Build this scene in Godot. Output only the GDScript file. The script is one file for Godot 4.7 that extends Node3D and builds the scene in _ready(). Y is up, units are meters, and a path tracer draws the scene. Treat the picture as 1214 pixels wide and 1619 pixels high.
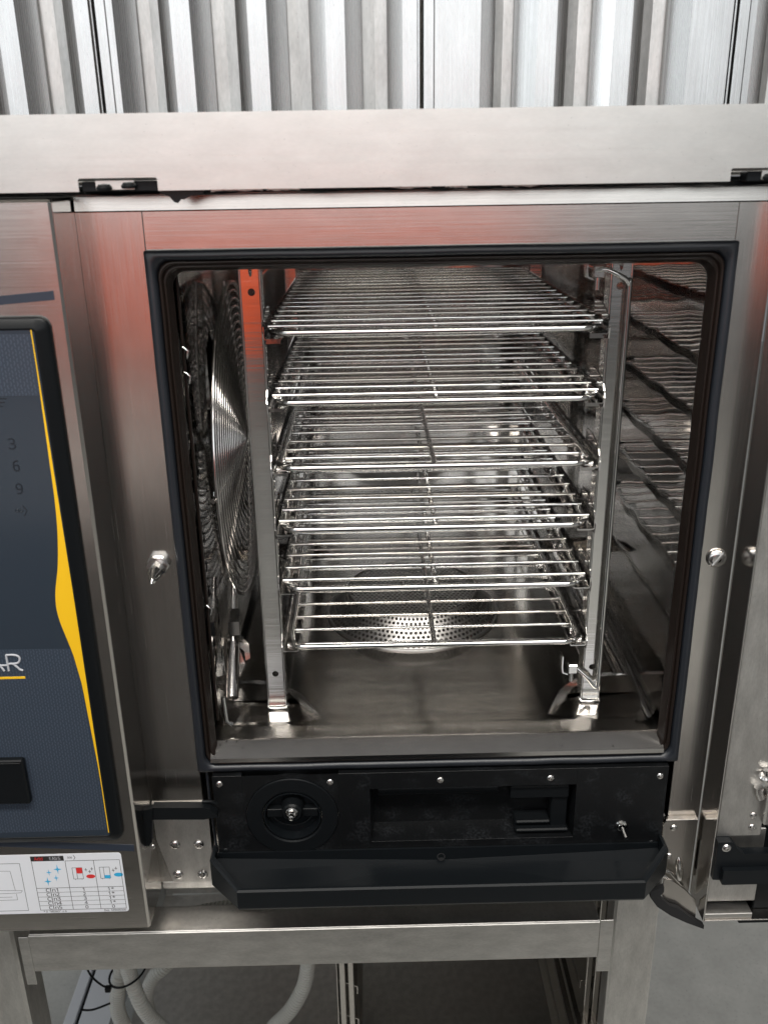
extends Node3D
# An open combi oven with six wire racks under an extractor hood. Metres, y up, oven front plate at z = 0.06.

const ZF := 0.06
var M := {}
var used_names := {}
var rng := RandomNumberGenerator.new()

# ---------------------------------------------------------------- mesh helpers
func mb() -> SurfaceTool:
	var st := SurfaceTool.new()
	st.begin(Mesh.PRIMITIVE_TRIANGLES)
	return st

func tri(st: SurfaceTool, a: Vector3, b: Vector3, c: Vector3, na: Vector3, nb: Vector3, nc: Vector3) -> void:
	var g := (a - c).cross(a - b)
	if g.length_squared() < 1e-20:
		return
	if g.dot(na + nb + nc) < 0.0:
		var t := b; b = c; c = t
		t = nb; nb = nc; nc = t
	st.set_normal(na); st.add_vertex(a)
	st.set_normal(nb); st.add_vertex(b)
	st.set_normal(nc); st.add_vertex(c)

func ftri(st: SurfaceTool, a: Vector3, b: Vector3, c: Vector3, out: Vector3) -> void:
	var n := (a - c).cross(a - b)
	if n.length_squared() < 1e-22:
		return
	n = n.normalized()
	if n.dot(out) < 0.0:
		n = -n
	tri(st, a, b, c, n, n, n)

func quad(st: SurfaceTool, a: Vector3, b: Vector3, c: Vector3, d: Vector3, out: Vector3) -> void:
	ftri(st, a, b, c, out)
	ftri(st, a, c, d, out)

# box with chamfered edges
func rbox(st: SurfaceTool, lo: Vector3, hi: Vector3, b := 0.001, xf := Transform3D.IDENTITY) -> void:
	var l := Vector3(minf(lo.x, hi.x), minf(lo.y, hi.y), minf(lo.z, hi.z))
	var h := Vector3(maxf(lo.x, hi.x), maxf(lo.y, hi.y), maxf(lo.z, hi.z))
	var c := (l + h) / 2.0
	var e := (h - l) / 2.0
	b = minf(b, minf(e.x, minf(e.y, e.z)) * 0.9)
	var C := xf * c
	for ax in 3:
		var u := (ax + 1) % 3
		var v := (ax + 2) % 3
		for s in [-1.0, 1.0]:
			var p := []
			for q in [[-1, -1], [1, -1], [1, 1], [-1, 1]]:
				var w := Vector3.ZERO
				w[ax] = s * e[ax]
				w[u] = q[0] * (e[u] - b)
				w[v] = q[1] * (e[v] - b)
				p.append(xf * (c + w))
			quad(st, p[0], p[1], p[2], p[3], (p[0] + p[2]) / 2.0 - C)
		for s in [-1.0, 1.0]:
			for t in [-1.0, 1.0]:
				var p := []
				for k in [-1.0, 1.0]:
					var w := Vector3.ZERO
					w[ax] = k * (e[ax] - b); w[u] = s * e[u]; w[v] = t * (e[v] - b)
					p.append(xf * (c + w))
				for k in [1.0, -1.0]:
					var w := Vector3.ZERO
					w[ax] = k * (e[ax] - b); w[u] = s * (e[u] - b); w[v] = t * e[v]
					p.append(xf * (c + w))
				quad(st, p[0], p[1], p[2], p[3], (p[0] + p[2]) / 2.0 - C)
	for sx in [-1.0, 1.0]:
		for sy in [-1.0, 1.0]:
			for sz in [-1.0, 1.0]:
				var q := Vector3(sx * e.x, sy * e.y, sz * e.z)
				var a := xf * (c + q - Vector3(0, sy, sz) * b)
				var d := xf * (c + q - Vector3(sx, 0, sz) * b)
				var f := xf * (c + q - Vector3(sx, sy, 0) * b)
				ftri(st, a, d, f, a + d + f - C * 3.0)

# smooth (or flat) surface through a grid of points, rows of equal length
func grid(st: SurfaceTool, rows: Array, close_u := false, close_v := false, smooth := true) -> void:
	var nr := rows.size()
	var nc: int = rows[0].size()
	var N := []
	if smooth:
		for i in nr:
			var r := PackedVector3Array()
			for j in nc:
				var i0 := i - 1 if i > 0 else (nr - 1 if close_v else 0)
				var i1 := i + 1 if i < nr - 1 else (0 if close_v else nr - 1)
				var j0 := j - 1 if j > 0 else (nc - 1 if close_u else 0)
				var j1 := j + 1 if j < nc - 1 else (0 if close_u else nc - 1)
				var n: Vector3 = (rows[i1][j] - rows[i0][j]).cross(rows[i][j1] - rows[i][j0])
				if n.length_squared() < 1e-20:
					n = (rows[i1][(j + 1) % nc] - rows[i0][(j + 1) % nc]).cross(rows[i1][j1] - rows[i1][j0])
				r.append(n.normalized())
			N.append(r)
	for i in (nr if close_v else nr - 1):
		for j in (nc if close_u else nc - 1):
			var ii := (i + 1) % nr
			var jj := (j + 1) % nc
			var a: Vector3 = rows[i][j]
			var b: Vector3 = rows[i][jj]
			var c: Vector3 = rows[ii][jj]
			var d: Vector3 = rows[ii][j]
			if smooth:
				tri(st, a, b, c, N[i][j], N[i][jj], N[ii][jj])
				tri(st, a, c, d, N[i][j], N[ii][jj], N[ii][j])
			else:
				var n := (c - a).cross(b - d)
				quad(st, a, b, c, d, n)

func tube(st: SurfaceTool, pts: Array, r: float, sides := 10, closed := false, caps := true, radii: Array = []) -> void:
	var n := pts.size()
	var rows := []
	var up := Vector3.UP
	var t0: Vector3 = (pts[1] - pts[0]).normalized()
	if absf(t0.dot(up)) > 0.9:
		up = Vector3.RIGHT
	var x := t0.cross(up).normalized()
	for i in n:
		var a: Vector3 = pts[i - 1] if i > 0 else (pts[n - 1] if closed else pts[0])
		var b: Vector3 = pts[i + 1] if i < n - 1 else (pts[0] if closed else pts[n - 1])
		var t := (b - a).normalized()
		x = (x - t * x.dot(t)).normalized()
		var y := t.cross(x)
		var row := PackedVector3Array()
		var rr: float = radii[i] if radii.size() else r
		for k in sides:
			var w := TAU * k / sides
			row.append(pts[i] + (x * cos(w) + y * sin(w)) * rr)
		rows.append(row)
	grid(st, rows, true, closed)
	if caps and not closed:
		for e in [0, n - 1]:
			var out: Vector3 = (pts[0] - pts[1]) if e == 0 else (pts[n - 1] - pts[n - 2])
			for k in range(1, sides - 1):
				ftri(st, rows[e][0], rows[e][k], rows[e][k + 1], out)

# profile of (radius, height) turned about xf's z axis
func lathe(st: SurfaceTool, prof: Array, segs: int, xf: Transform3D, smooth := false) -> void:
	for i in prof.size() - 1:
		var p: Vector2 = prof[i]
		var q: Vector2 = prof[i + 1]
		var rows := []
		for z in [p, q]:
			var row := PackedVector3Array()
			for k in segs:
				var w := TAU * k / segs
				row.append(xf * Vector3(cos(w) * z.x, sin(w) * z.x, z.y))
			rows.append(row)
		var dn := Vector2(q.y - p.y, -(q.x - p.x))
		for k in segs:
			var kk := (k + 1) % segs
			var w0 := TAU * k / segs
			var w1 := TAU * (k + 1) / segs
			var n0 := (xf.basis * Vector3(cos(w0) * dn.x, sin(w0) * dn.x, dn.y)).normalized()
			var n1 := (xf.basis * Vector3(cos(w1) * dn.x, sin(w1) * dn.x, dn.y)).normalized()
			if p.x > 1e-6:
				tri(st, rows[0][k], rows[0][kk], rows[1][kk], n0, n1, n1)
			if q.x > 1e-6:
				tri(st, rows[0][k], rows[1][kk], rows[1][k], n0, n1, n0)

# closed outline in xf's xy plane pushed along xf's z
func prism(st: SurfaceTool, poly: Array, xf: Transform3D, depth: float) -> void:
	var pp := PackedVector2Array(poly)
	if Geometry2D.is_polygon_clockwise(pp):
		pp.reverse()
	var n := pp.size()
	for i in n:
		var a := pp[i]
		var b := pp[(i + 1) % n]
		var out := xf.basis * Vector3((b - a).y, -(b - a).x, 0)
		quad(st, xf * Vector3(a.x, a.y, 0), xf * Vector3(b.x, b.y, 0), xf * Vector3(b.x, b.y, depth), xf * Vector3(a.x, a.y, depth), out)
	var id := Geometry2D.triangulate_polygon(pp)
	for k in range(0, id.size(), 3):
		for z in [0.0, depth]:
			var out := xf.basis * Vector3(0, 0, 1 if z == depth else -1) * signf(depth)
			ftri(st, xf * Vector3(pp[id[k]].x, pp[id[k]].y, z), xf * Vector3(pp[id[k + 1]].x, pp[id[k + 1]].y, z), xf * Vector3(pp[id[k + 2]].x, pp[id[k + 2]].y, z), out)

# bent sheet: open polyline in xf's xy plane, given a thickness, pushed along z
func bent(st: SurfaceTool, line: Array, th: float, xf: Transform3D, depth: float) -> void:
	var back := []
	var n := line.size()
	for i in n:
		var d0: Vector2 = (line[i] - line[i - 1]).normalized() if i > 0 else (line[1] - line[0]).normalized()
		var d1: Vector2 = (line[i + 1] - line[i]).normalized() if i < n - 1 else d0
		var m := (d0 + d1).normalized()
		var nrm := Vector2(-m.y, m.x)
		back.append(line[i] + nrm * th / maxf(0.4, m.dot(d0)))
	back.reverse()
	prism(st, line + back, xf, depth)

# flat plate in xf's xy plane (front at z=0, back at z=-th) with elliptical holes stacked along y: [cx, cy, rx, ry]
func holed(st: SurfaceTool, x0: float, x1: float, y0: float, y1: float, holes: Array, th: float, xf: Transform3D) -> void:
	var hs := holes.duplicate()
	hs.sort_custom(func(a, b): return a[1] < b[1])
	var cuts := [y0]
	for i in hs.size():
		var lo: float = hs[i][1] - hs[i][3] * 1.25
		var hi: float = hs[i][1] + hs[i][3] * 1.25
		if i > 0:
			lo = maxf(lo, (hs[i][1] - hs[i][3] + hs[i - 1][1] + hs[i - 1][3]) / 2.0)
		if i < hs.size() - 1:
			hi = minf(hi, (hs[i][1] + hs[i][3] + hs[i + 1][1] - hs[i + 1][3]) / 2.0)
		cuts.append(lo); cuts.append(hi)
	cuts.append(y1)
	var F := xf.basis.z
	for i in cuts.size() - 1:
		var a: float = cuts[i]
		var b: float = cuts[i + 1]
		if b - a < 1e-6:
			continue
		if i % 2 == 0:
			for z in [0.0, -th]:
				quad(st, xf * Vector3(x0, a, z), xf * Vector3(x1, a, z), xf * Vector3(x1, b, z), xf * Vector3(x0, b, z), F if z == 0.0 else -F)
		else:
			var h: Array = hs[(i - 1) / 2]
			hole_cell(st, x0, x1, a, b, h, th, xf, 24)
	for e in [[x0, y0, x1, y0, Vector3(0, -1, 0)], [x0, y1, x1, y1, Vector3(0, 1, 0)], [x0, y0, x0, y1, Vector3(-1, 0, 0)], [x1, y0, x1, y1, Vector3(1, 0, 0)]]:
		quad(st, xf * Vector3(e[0], e[1], 0), xf * Vector3(e[2], e[3], 0), xf * Vector3(e[2], e[3], -th), xf * Vector3(e[0], e[1], -th), xf.basis * e[4])

func hole_cell(st: SurfaceTool, x0: float, x1: float, y0: float, y1: float, h: Array, th: float, xf: Transform3D, n: int) -> void:
	var c := Vector2(h[0], h[1])
	var angs := []
	for k in n:
		angs.append(TAU * k / n)
	for q in [Vector2(x0, y0), Vector2(x1, y0), Vector2(x1, y1), Vector2(x0, y1)]:
		angs.append(fposmod((q - c).angle(), TAU))
	angs.sort()
	var m := angs.size()
	for k in m:
		var e := []
		for w in [angs[k], angs[(k + 1) % m]]:
			var d := Vector2(cos(w), sin(w))
			var t := 1e9
			if d.x > 1e-9: t = minf(t, (x1 - c.x) / d.x)
			if d.x < -1e-9: t = minf(t, (x0 - c.x) / d.x)
			if d.y > 1e-9: t = minf(t, (y1 - c.y) / d.y)
			if d.y < -1e-9: t = minf(t, (y0 - c.y) / d.y)
			var ell := 1.0 / sqrt(pow(d.x / h[2], 2) + pow(d.y / h[3], 2))
			e.append([c + d * ell, c + d * t])
		for z in [0.0, -th]:
			quad(st, xf * Vector3(e[0][0].x, e[0][0].y, z), xf * Vector3(e[1][0].x, e[1][0].y, z), xf * Vector3(e[1][1].x, e[1][1].y, z), xf * Vector3(e[0][1].x, e[0][1].y, z), xf.basis.z if z == 0.0 else -xf.basis.z)
		var inn: Vector2 = c - (e[0][0] + e[1][0]) / 2.0
		quad(st, xf * Vector3(e[0][0].x, e[0][0].y, 0), xf * Vector3(e[1][0].x, e[1][0].y, 0), xf * Vector3(e[1][0].x, e[1][0].y, -th), xf * Vector3(e[0][0].x, e[0][0].y, -th), xf.basis * Vector3(inn.x, inn.y, 0))

func rrect(cx: float, cy: float, hx: float, hy: float, r: float, z: float, n := 6) -> PackedVector3Array:
	var out := PackedVector3Array()
	for q in [[1, 1, 0], [-1, 1, 1], [-1, -1, 2], [1, -1, 3]]:
		for k in n + 1:
			var w: float = PI / 2 * (q[2] + float(k) / n)
			out.append(Vector3(cx + q[0] * (hx - r) + cos(w) * r, cy + q[1] * (hy - r) + sin(w) * r, z))
	return out

func curve(pts: Array, step := 0.004) -> Array:
	var c := Curve3D.new()
	c.bake_interval = step
	for i in pts.size():
		var a: Vector3 = pts[maxi(i - 1, 0)]
		var b: Vector3 = pts[mini(i + 1, pts.size() - 1)]
		var h := (b - a) / 6.0
		c.add_point(pts[i], -h, h)
	return Array(c.get_baked_points())

# ---------------------------------------------------------------- scene helpers
func numbered(n: String) -> String:
	if not used_names.has(n):
		used_names[n] = 0
		return n
	used_names[n] += 1
	return "%s_%03d" % [n, used_names[n]]

func build(st: SurfaceTool, called: String, m: Material, parent: Node = self) -> MeshInstance3D:
	var o := MeshInstance3D.new()
	o.mesh = st.commit()
	o.material_override = m
	o.name = numbered(called) if parent == self else called
	parent.add_child(o, true)
	return o

func thing(called: String, label: String, category: String, at := Vector3.ZERO, group := "") -> Node3D:
	var o := Node3D.new()
	o.name = numbered(called)
	add_child(o)
	o.position = at
	tag(o, label, category, group)
	return o

func tag(o: Node, label: String, category: String, group := "") -> void:
	o.set_meta("label", label)
	o.set_meta("category", category)
	if group:
		o.set_meta("group", group)

func X(o: Vector3, b := Basis.IDENTITY) -> Transform3D:
	return Transform3D(b, o)

func facing(o: Vector3, z: Vector3) -> Transform3D:   # local z points along z
	z = z.normalized()
	var up := Vector3.UP if absf(z.y) < 0.9 else Vector3.FORWARD
	var x := up.cross(z).normalized()
	return Transform3D(Basis(x, z.cross(x), z), o)

func word(text: String, height: float, at: Vector3, m: Material, parent: Node, centre := true, depth := 0.0004, font := "Droid Sans", called := "lettering", slant := 1.0) -> void:
	var f := SystemFont.new()
	f.font_names = PackedStringArray([font])
	var t := TextMesh.new()
	t.text = text
	t.font = f
	t.font_size = 32
	t.pixel_size = height / 32.0 * 1.38
	t.depth = depth
	t.curve_step = 1.0
	t.horizontal_alignment = HORIZONTAL_ALIGNMENT_CENTER if centre else HORIZONTAL_ALIGNMENT_LEFT
	t.vertical_alignment = VERTICAL_ALIGNMENT_CENTER
	var o := MeshInstance3D.new()
	o.mesh = t
	o.material_override = m
	o.name = called
	parent.add_child(o, true)
	o.position = at
	o.scale = Vector3(slant, 1, 1)

# ---------------------------------------------------------------- materials
func tex(im: Image) -> ImageTexture:
	return ImageTexture.create_from_image(im)

func noise_field(w: int, h: int, freq: float, seed_: int, octaves := 4) -> Image:
	var f := FastNoiseLite.new()
	f.seed = seed_
	f.frequency = freq
	f.fractal_octaves = octaves
	return f.get_seamless_image(w, h)

# fine parallel scratches; along = true runs them along u. Returns [normal map, roughness map]
func brushed(seed_: int, amp: float, along: bool) -> Array:
	rng.seed = seed_
	var n := 512
	var nm := Image.create(n, n, false, Image.FORMAT_RGB8)
	var rm := Image.create(n, n, false, Image.FORMAT_RGB8)
	for j in n:
		var v := 0.0
		var base := rng.randfn(0.0, 1.0)
		var rb := rng.randf()
		var tgt := rng.randfn(0.0, 1.0)
		for i in n:
			if i % 64 == 0:
				tgt = rng.randfn(0.0, 1.0)
			v += (tgt - v) * 0.05
			var s := clampf(128.0 + (base * 0.75 + v * 0.5) * amp, 0, 255) / 255.0
			var r := clampf(0.70 + 0.12 * rb + 0.06 * v, 0.0, 1.0)
			if along:
				nm.set_pixel(i, j, Color(0.502, s, 1.0))
				rm.set_pixel(i, j, Color(r, r, r))
			else:
				nm.set_pixel(j, i, Color(s, 0.502, 1.0))
				rm.set_pixel(j, i, Color(r, r, r))
	return [tex(nm), tex(rm)]

func plain(c: Color, rough: float, metal := 0.0, spec := 0.5) -> StandardMaterial3D:
	var m := StandardMaterial3D.new()
	m.albedo_color = c.linear_to_srgb()
	m.roughness = rough
	m.metallic = metal
	m.metallic_specular = spec
	return m

func triplanar(m: StandardMaterial3D, s: Vector3) -> void:
	m.uv1_triplanar = true
	m.uv1_world_triplanar = true
	m.uv1_triplanar_sharpness = 8.0
	m.uv1_scale = s

func metal(c: Color, rough: float, maps: Array, s: Vector3, nscale: float, stain: Texture2D = null) -> StandardMaterial3D:
	var m := plain(c, rough, 1.0)
	triplanar(m, s)
	if maps.size():
		m.normal_enabled = true
		m.normal_texture = maps[0]
		m.normal_scale = nscale
		m.roughness_texture = maps[1]
	if stain:
		m.albedo_texture = stain
	return m

func wavy(c: Color, rough: float, height: float, s: float, hm: Texture2D) -> StandardMaterial3D:
	var m := plain(c, rough, 1.0)
	triplanar(m, Vector3(s, s, s))
	m.heightmap_enabled = true
	m.heightmap_texture = hm
	m.heightmap_scale = height
	return m

# light blotches and specks around white, to multiply a colour with
func blotches(seed_: int, lo: float, speck: float, w := 512) -> ImageTexture:
	var a := noise_field(w, w, 0.012, seed_, 5)
	var b := noise_field(w, w, 0.09, seed_ + 7, 3)
	rng.seed = seed_
	var im := Image.create(w, w, false, Image.FORMAT_RGB8)
	for j in w:
		for i in w:
			var v := 1.0 - (1.0 - lo) * (0.65 * a.get_pixel(i, j).r + 0.35 * b.get_pixel(i, j).r)
			if rng.randf() < speck:
				v *= rng.randf_range(0.55, 0.9)
			im.set_pixel(i, j, Color(v, v * 0.995, v * 0.985))
	return tex(im)

func materials() -> void:
	var hz := brushed(11, 26.0, true)
	var vt := brushed(12, 26.0, false)
	var stain := blotches(5, 0.93, 0.0006)
	var stain2 := blotches(9, 0.82, 0.002)
	var wave := tex(noise_field(512, 512, 0.008, 3, 2))
	var wave2 := tex(noise_field(512, 512, 0.02, 8, 3))
	var steel := Color(0.60, 0.575, 0.55)
	M.plate = metal(steel, 0.30, hz, Vector3(3, 9, 3), 0.022, stain)
	M.plate_v = metal(steel, 0.30, vt, Vector3(9, 3, 9), 0.022, stain)
	M.dull = metal(Color(0.66, 0.65, 0.635), 0.58, vt, Vector3(9, 3, 9), 0.05, stain2)
	M.dull_h = metal(Color(0.66, 0.65, 0.635), 0.56, hz, Vector3(3, 9, 3), 0.05, stain2)
	M.hood = metal(Color(0.66, 0.65, 0.63), 0.48, hz, Vector3(3, 9, 3), 0.03, stain)
	M.filter = metal(Color(0.56, 0.56, 0.565), 0.36, vt, Vector3(7, 2.3, 7), 0.03, stain)
	M.filter_back = metal(Color(0.56, 0.555, 0.55), 0.5, vt, Vector3(7, 2.3, 7), 0.04, blotches(77, 0.80, 0.002))
	M.cavity = wavy(Color(0.58, 0.56, 0.54), 0.10, 0.012, 2.0, wave)
	M.mirror = wavy(Color(0.58, 0.56, 0.54), 0.03, 0.035, 2.0, wave)
	M.baffle = wavy(Color(0.58, 0.56, 0.54), 0.05, 0.008, 2.0, wave)
	M.floor_steel = wavy(Color(0.58, 0.56, 0.54), 0.15, 0.005, 1.2, wave)
	M.floor_steel.albedo_texture = blotches(41, 0.88, 0.0015)
	M.rod = plain(Color(0.66, 0.65, 0.63), 0.13, 1.0)
	M.rod_brown = plain(Color(0.58, 0.55, 0.51), 0.2, 1.0)
	M.post = metal(Color(0.66, 0.645, 0.62), 0.17, hz, Vector3(6, 7, 6), 0.08)
	M.runner = wavy(Color(0.58, 0.56, 0.54), 0.12, 0.004, 6.0, wave2)
	M.wire = plain(Color(0.58, 0.56, 0.54), 0.18, 1.0)
	M.screw = wavy(Color(0.6, 0.58, 0.56), 0.24, 0.002, 40.0, wave2)
	M.basket = plain(Color(0.58, 0.56, 0.54), 0.36, 1.0)
	M.black = plain(Color(0.006, 0.007, 0.008), 0.34, 0.0, 0.27)
	M.black_tray = plain(Color(0.006, 0.0075, 0.009), 0.30, 0.0, 0.36)
	var da := noise_field(512, 512, 0.011, 61, 4)
	var db := noise_field(512, 512, 0.12, 62, 3)
	rng.seed = 63
	var dust := Image.create(512, 512, false, Image.FORMAT_RGB8)
	for j in 512:
		for i in 512:
			var patch := smoothstep(0.45, 0.85, da.get_pixel(i, j).r) * smoothstep(0.2, 0.8, db.get_pixel(i, j).r)
			var v := 0.46 + 0.34 * patch + 0.08 * db.get_pixel(i, j).r
			if rng.randf() < 0.0015: v = rng.randf_range(0.6, 1.0)
			dust.set_pixel(i, j, Color(v, v, v))
	# rub some fine scratches in
	for k in 60:
		var x := rng.randf() * 512.0
		var y := rng.randf() * 512.0
		var an := rng.randf() * TAU
		for q in rng.randi_range(12, 60):
			x += cos(an); y += sin(an)
			an += rng.randf_range(-0.04, 0.04)
			dust.set_pixel(posmod(int(x), 512), posmod(int(y), 512), Color(0.62, 0.62, 0.62))
	var scuff := tex(dust)
	M.black_worn = plain(Color(0.026, 0.028, 0.031), 0.30, 0.0, 0.36)
	triplanar(M.black_worn, Vector3(4, 4, 4))
	M.black_worn.albedo_texture = scuff
	M.rubber = plain(Color(0.0125, 0.0145, 0.019), 0.36)
	M.lip = plain(Color(0.012, 0.008, 0.0065), 0.28, 0.0, 0.38)
	M.dark = plain(Color(0.008, 0.008, 0.009), 0.7)
	M.glass = plain(Color(0.024, 0.033, 0.046), 0.22)
	M.glass.clearcoat_enabled = true
	M.glass.clearcoat = 0.4
	M.glass.clearcoat_roughness = 0.12
	M.navy = plain(Color(0.02, 0.027, 0.042), 0.4)
	M.yellow = plain(Color(0.80, 0.47, 0.012), 0.35)
	M.print_dark = plain(Color(0.010, 0.014, 0.020), 0.35)
	M.print_grey = plain(Color(0.42, 0.43, 0.46), 0.4)
	M.white = plain(Color(0.70, 0.72, 0.76), 0.4)
	M.ink = plain(Color(0.02, 0.02, 0.02), 0.5)
	M.ink_grey = plain(Color(0.2, 0.2, 0.21), 0.5)
	M.red = plain(Color(0.62, 0.03, 0.03), 0.45)
	M.cyan = plain(Color(0.03, 0.38, 0.66), 0.45)
	M.hose = plain(Color(0.50, 0.50, 0.47), 0.5)
	M.hose_dark = plain(Color(0.26, 0.26, 0.25), 0.6)
	M.paint = plain(Color(0.6, 0.6, 0.58), 0.5)
	M.paint.albedo_texture = stain
	triplanar(M.paint, Vector3(4, 4, 4))
	M.concrete = plain(Color(0.45, 0.46, 0.45), 0.65)
	M.concrete.albedo_texture = blotches(33, 0.84, 0.006, 1024)
	triplanar(M.concrete, Vector3(0.9, 0.9, 0.9))
	M.orange = plain(Color(0.85, 0.105, 0.02), 0.6)
	M.navy_cloth = plain(Color(0.022, 0.024, 0.03), 0.8)
	M.blocker = plain(Color(0.20, 0.195, 0.19), 0.6)  # for the added dark box behind the camera
	M.polished = plain(Color(0.58, 0.56, 0.54), 0.13, 1.0)
	M.charcoal = plain(Color(0.085, 0.08, 0.075), 0.7)
	# printed dashes of the control panel
	var pr := Image.create(256, 256, false, Image.FORMAT_RGB8)
	for j in 256:
		for i in 256:
			var col := i / 16
			var ph := fposmod(j + (8 if col % 2 else 0) + 3.0 * sin(TAU * j / 64.0), 16.0)
			var d := absf(fposmod(i + 1.5 * sin(TAU * j / 16.0), 16.0) - 8.0)
			var on := 1.0 if d < 3.0 and ph < 11.0 else 0.0
			pr.set_pixel(i, j, Color(0.20, 0.235, 0.275).lerp(Color(0.25, 0.285, 0.33), on))
	M.dashes = StandardMaterial3D.new()
	M.dashes.albedo_texture = tex(pr)
	M.dashes.roughness = 0.24
	triplanar(M.dashes, Vector3(22, 14, 22))

# ---------------------------------------------------------------- fittings used more than once
func screw(parent: Node, at: Vector3, r: float, slot := true, turn := 0.4, m: Material = null, called := "screw") -> MeshInstance3D:
	var st := mb()
	var xf := X(at, Basis(Vector3.BACK, turn))
	var h := r * 0.55
	if slot:
		# domed head in two halves with a slot between them
		var w := r * 0.16
		for s in [-1.0, 1.0]:
			var rows := []
			for i in 6:
				var e := i / 5.0
				var row := PackedVector3Array()
				for k in 17:
					var a := PI * k / 16.0
					var rr := r * cos(e * PI * 0.42)
					var zz := h * sin(e * PI * 0.5)
					if i == 5: rr = 0.0
					row.append(xf * Vector3(cos(a) * rr, s * maxf(sin(a) * rr, w), zz))
				rows.append(row)
			grid(st, rows)
			quad(st, xf * Vector3(-r, s * w, 0), xf * Vector3(r, s * w, 0), xf * Vector3(r * 0.5, s * w, h * 0.98), xf * Vector3(-r * 0.5, s * w, h * 0.98), xf.basis * Vector3(0, -s, 0))
		quad(st, xf * Vector3(-r * .9, -w, h * .25), xf * Vector3(r * .9, -w, h * .25), xf * Vector3(r * .9, w, h * .25), xf * Vector3(-r * .9, w, h * .25), Vector3.BACK)
	else:
		var prof := []
		for i in 7:
			var e := i / 6.0 * PI / 2.0
			prof.append(Vector2(r * cos(e), h * sin(e)))
		prof[6] = Vector2(r * 0.38, h)
		prof.append(Vector2(r * 0.30, h * 0.4))
		prof.append(Vector2(0, h * 0.4))
		lathe(st, prof, 20, xf)
	return build(st, called, m if m else M.screw, parent)

func slab(parent: Node, called: String, lo: Vector3, hi: Vector3, m: Material, b := 0.001) -> MeshInstance3D:
	var st := mb()
	rbox(st, lo, hi, b)
	return build(st, called, m, parent)

# ================================================================ the scene
func _ready() -> void:
	# camera
	var cam := Camera3D.new()
	cam.name = "camera"
	cam.position = Vector3(-0.0639, 1.4619, 0.8933)
	cam.rotation_degrees = Vector3(-20.736, -0.676, -0.911)
	cam.fov = 58.976
	cam.near = 0.05
	cam.far = 60.0
	var lens := CameraAttributesPhysical.new()
	lens.frustum_focal_length = 21.22
	lens.frustum_focus_distance = 1.0
	lens.exposure_aperture = 4.5
	cam.attributes = lens
	add_child(cam)
	cam.current = true
	# air of the hall: even light from its pale walls
	var we := WorldEnvironment.new()
	we.name = "environment"
	var env := Environment.new()
	env.background_mode = Environment.BG_COLOR
	env.background_color = Color(0.15, 0.152, 0.157).linear_to_srgb()
	env.tonemap_mode = Environment.TONE_MAPPER_LINEAR
	env.tonemap_exposure = 1.24
	env.sdfgi_enabled = true
	env.ssao_enabled = true
	env.ssil_enabled = true
	we.environment = env
	add_child(we)
	materials()
	rng.seed = 77
	ceiling_light(Vector3(-0.1, 2.95, 1.25), Vector2(2.6, 0.34), 6.0, "long ceiling light panel nearer to the oven")
	ceiling_light(Vector3(-0.1, 2.95, 2.7), Vector2(2.6, 0.34), 1.8, "long ceiling light panel farther from the oven, behind the photographer")
	ceiling_light(Vector3(2.0, 2.95, -1.5), Vector2(0.34, 2.6), 2.4, "added unseen ceiling light panel to the right of the oven, turned front to back")  # added lamp, unseen, brightens the floor at the right
	window_light(Vector3(-1.1, 1.52, 4.6), 0.0, 6.6, 1.9, 4.4, "wide bright window in the wall behind the photographer")
	window_light(Vector3(-3.2, 1.5, 0.55), PI / 2, 1.3, 1.5, 1.6, "bright window in the side wall to the left of the oven")

	surroundings()
	hood()
	oven()
	racks()
	rack_holders()
	strainer()
	stand()
	print("built")

func ceiling_light(at: Vector3, size: Vector2, energy: float, label: String) -> void:
	var t := thing("ceiling_light", label, "lamp", at, "ceiling lights")
	slab(t, "housing", Vector3(-size.x / 2 - 0.02, 0, -size.y / 2 - 0.02), Vector3(size.x / 2 + 0.02, 0.06, size.y / 2 + 0.02), M.paint)
	var e := plain(Color(0.8, 0.8, 0.8), 0.5)
	e.emission_enabled = true
	e.emission = Color(1, 0.985, 0.96)
	e.emission_energy_multiplier = 0.8
	slab(t, "diffuser", Vector3(-size.x / 2, -0.012, -size.y / 2), Vector3(size.x / 2, -0.002, size.y / 2), e)
	var l := AreaLight3D.new()
	l.name = "light"
	l.area_size = size
	l.area_normalize_energy = true
	l.light_energy = energy
	l.light_color = Color(1, 0.985, 0.96)
	l.shadow_enabled = true
	l.area_range = 12.0
	t.add_child(l)
	l.position = Vector3(0, -0.02, 0)
	l.rotation_degrees = Vector3(-90, 0, 0)

func window_light(at: Vector3, turn: float, w: float, h: float, energy: float, label: String) -> void:
	# a bright window outside the frame; it looks along its own -z
	var t := thing("shop_window", label, "window", at, "windows of the room")
	t.rotation.y = turn + (PI if turn != 0.0 else 0.0)
	var e := plain(Color(0.8, 0.8, 0.8), 0.5)
	e.emission_enabled = true
	e.emission = Color(0.95, 0.98, 1.0)
	e.emission_energy_multiplier = 0.4
	slab(t, "window_pane", Vector3(-w / 2, 0, 0), Vector3(w / 2, h, 0.02), e)
	slab(t, "window_frame", Vector3(-w / 2 - 0.06, -0.06, 0.021), Vector3(w / 2 + 0.06, h + 0.06, 0.06), M.paint)
	var l := AreaLight3D.new()
	l.name = "light"
	l.area_size = Vector2(w, h)
	l.area_normalize_energy = true
	l.light_energy = energy
	l.light_color = Color(0.95, 0.98, 1.0)
	l.shadow_enabled = true
	l.area_range = 15.0
	t.add_child(l)
	l.position = Vector3(0, h / 2, -0.02)

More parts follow.
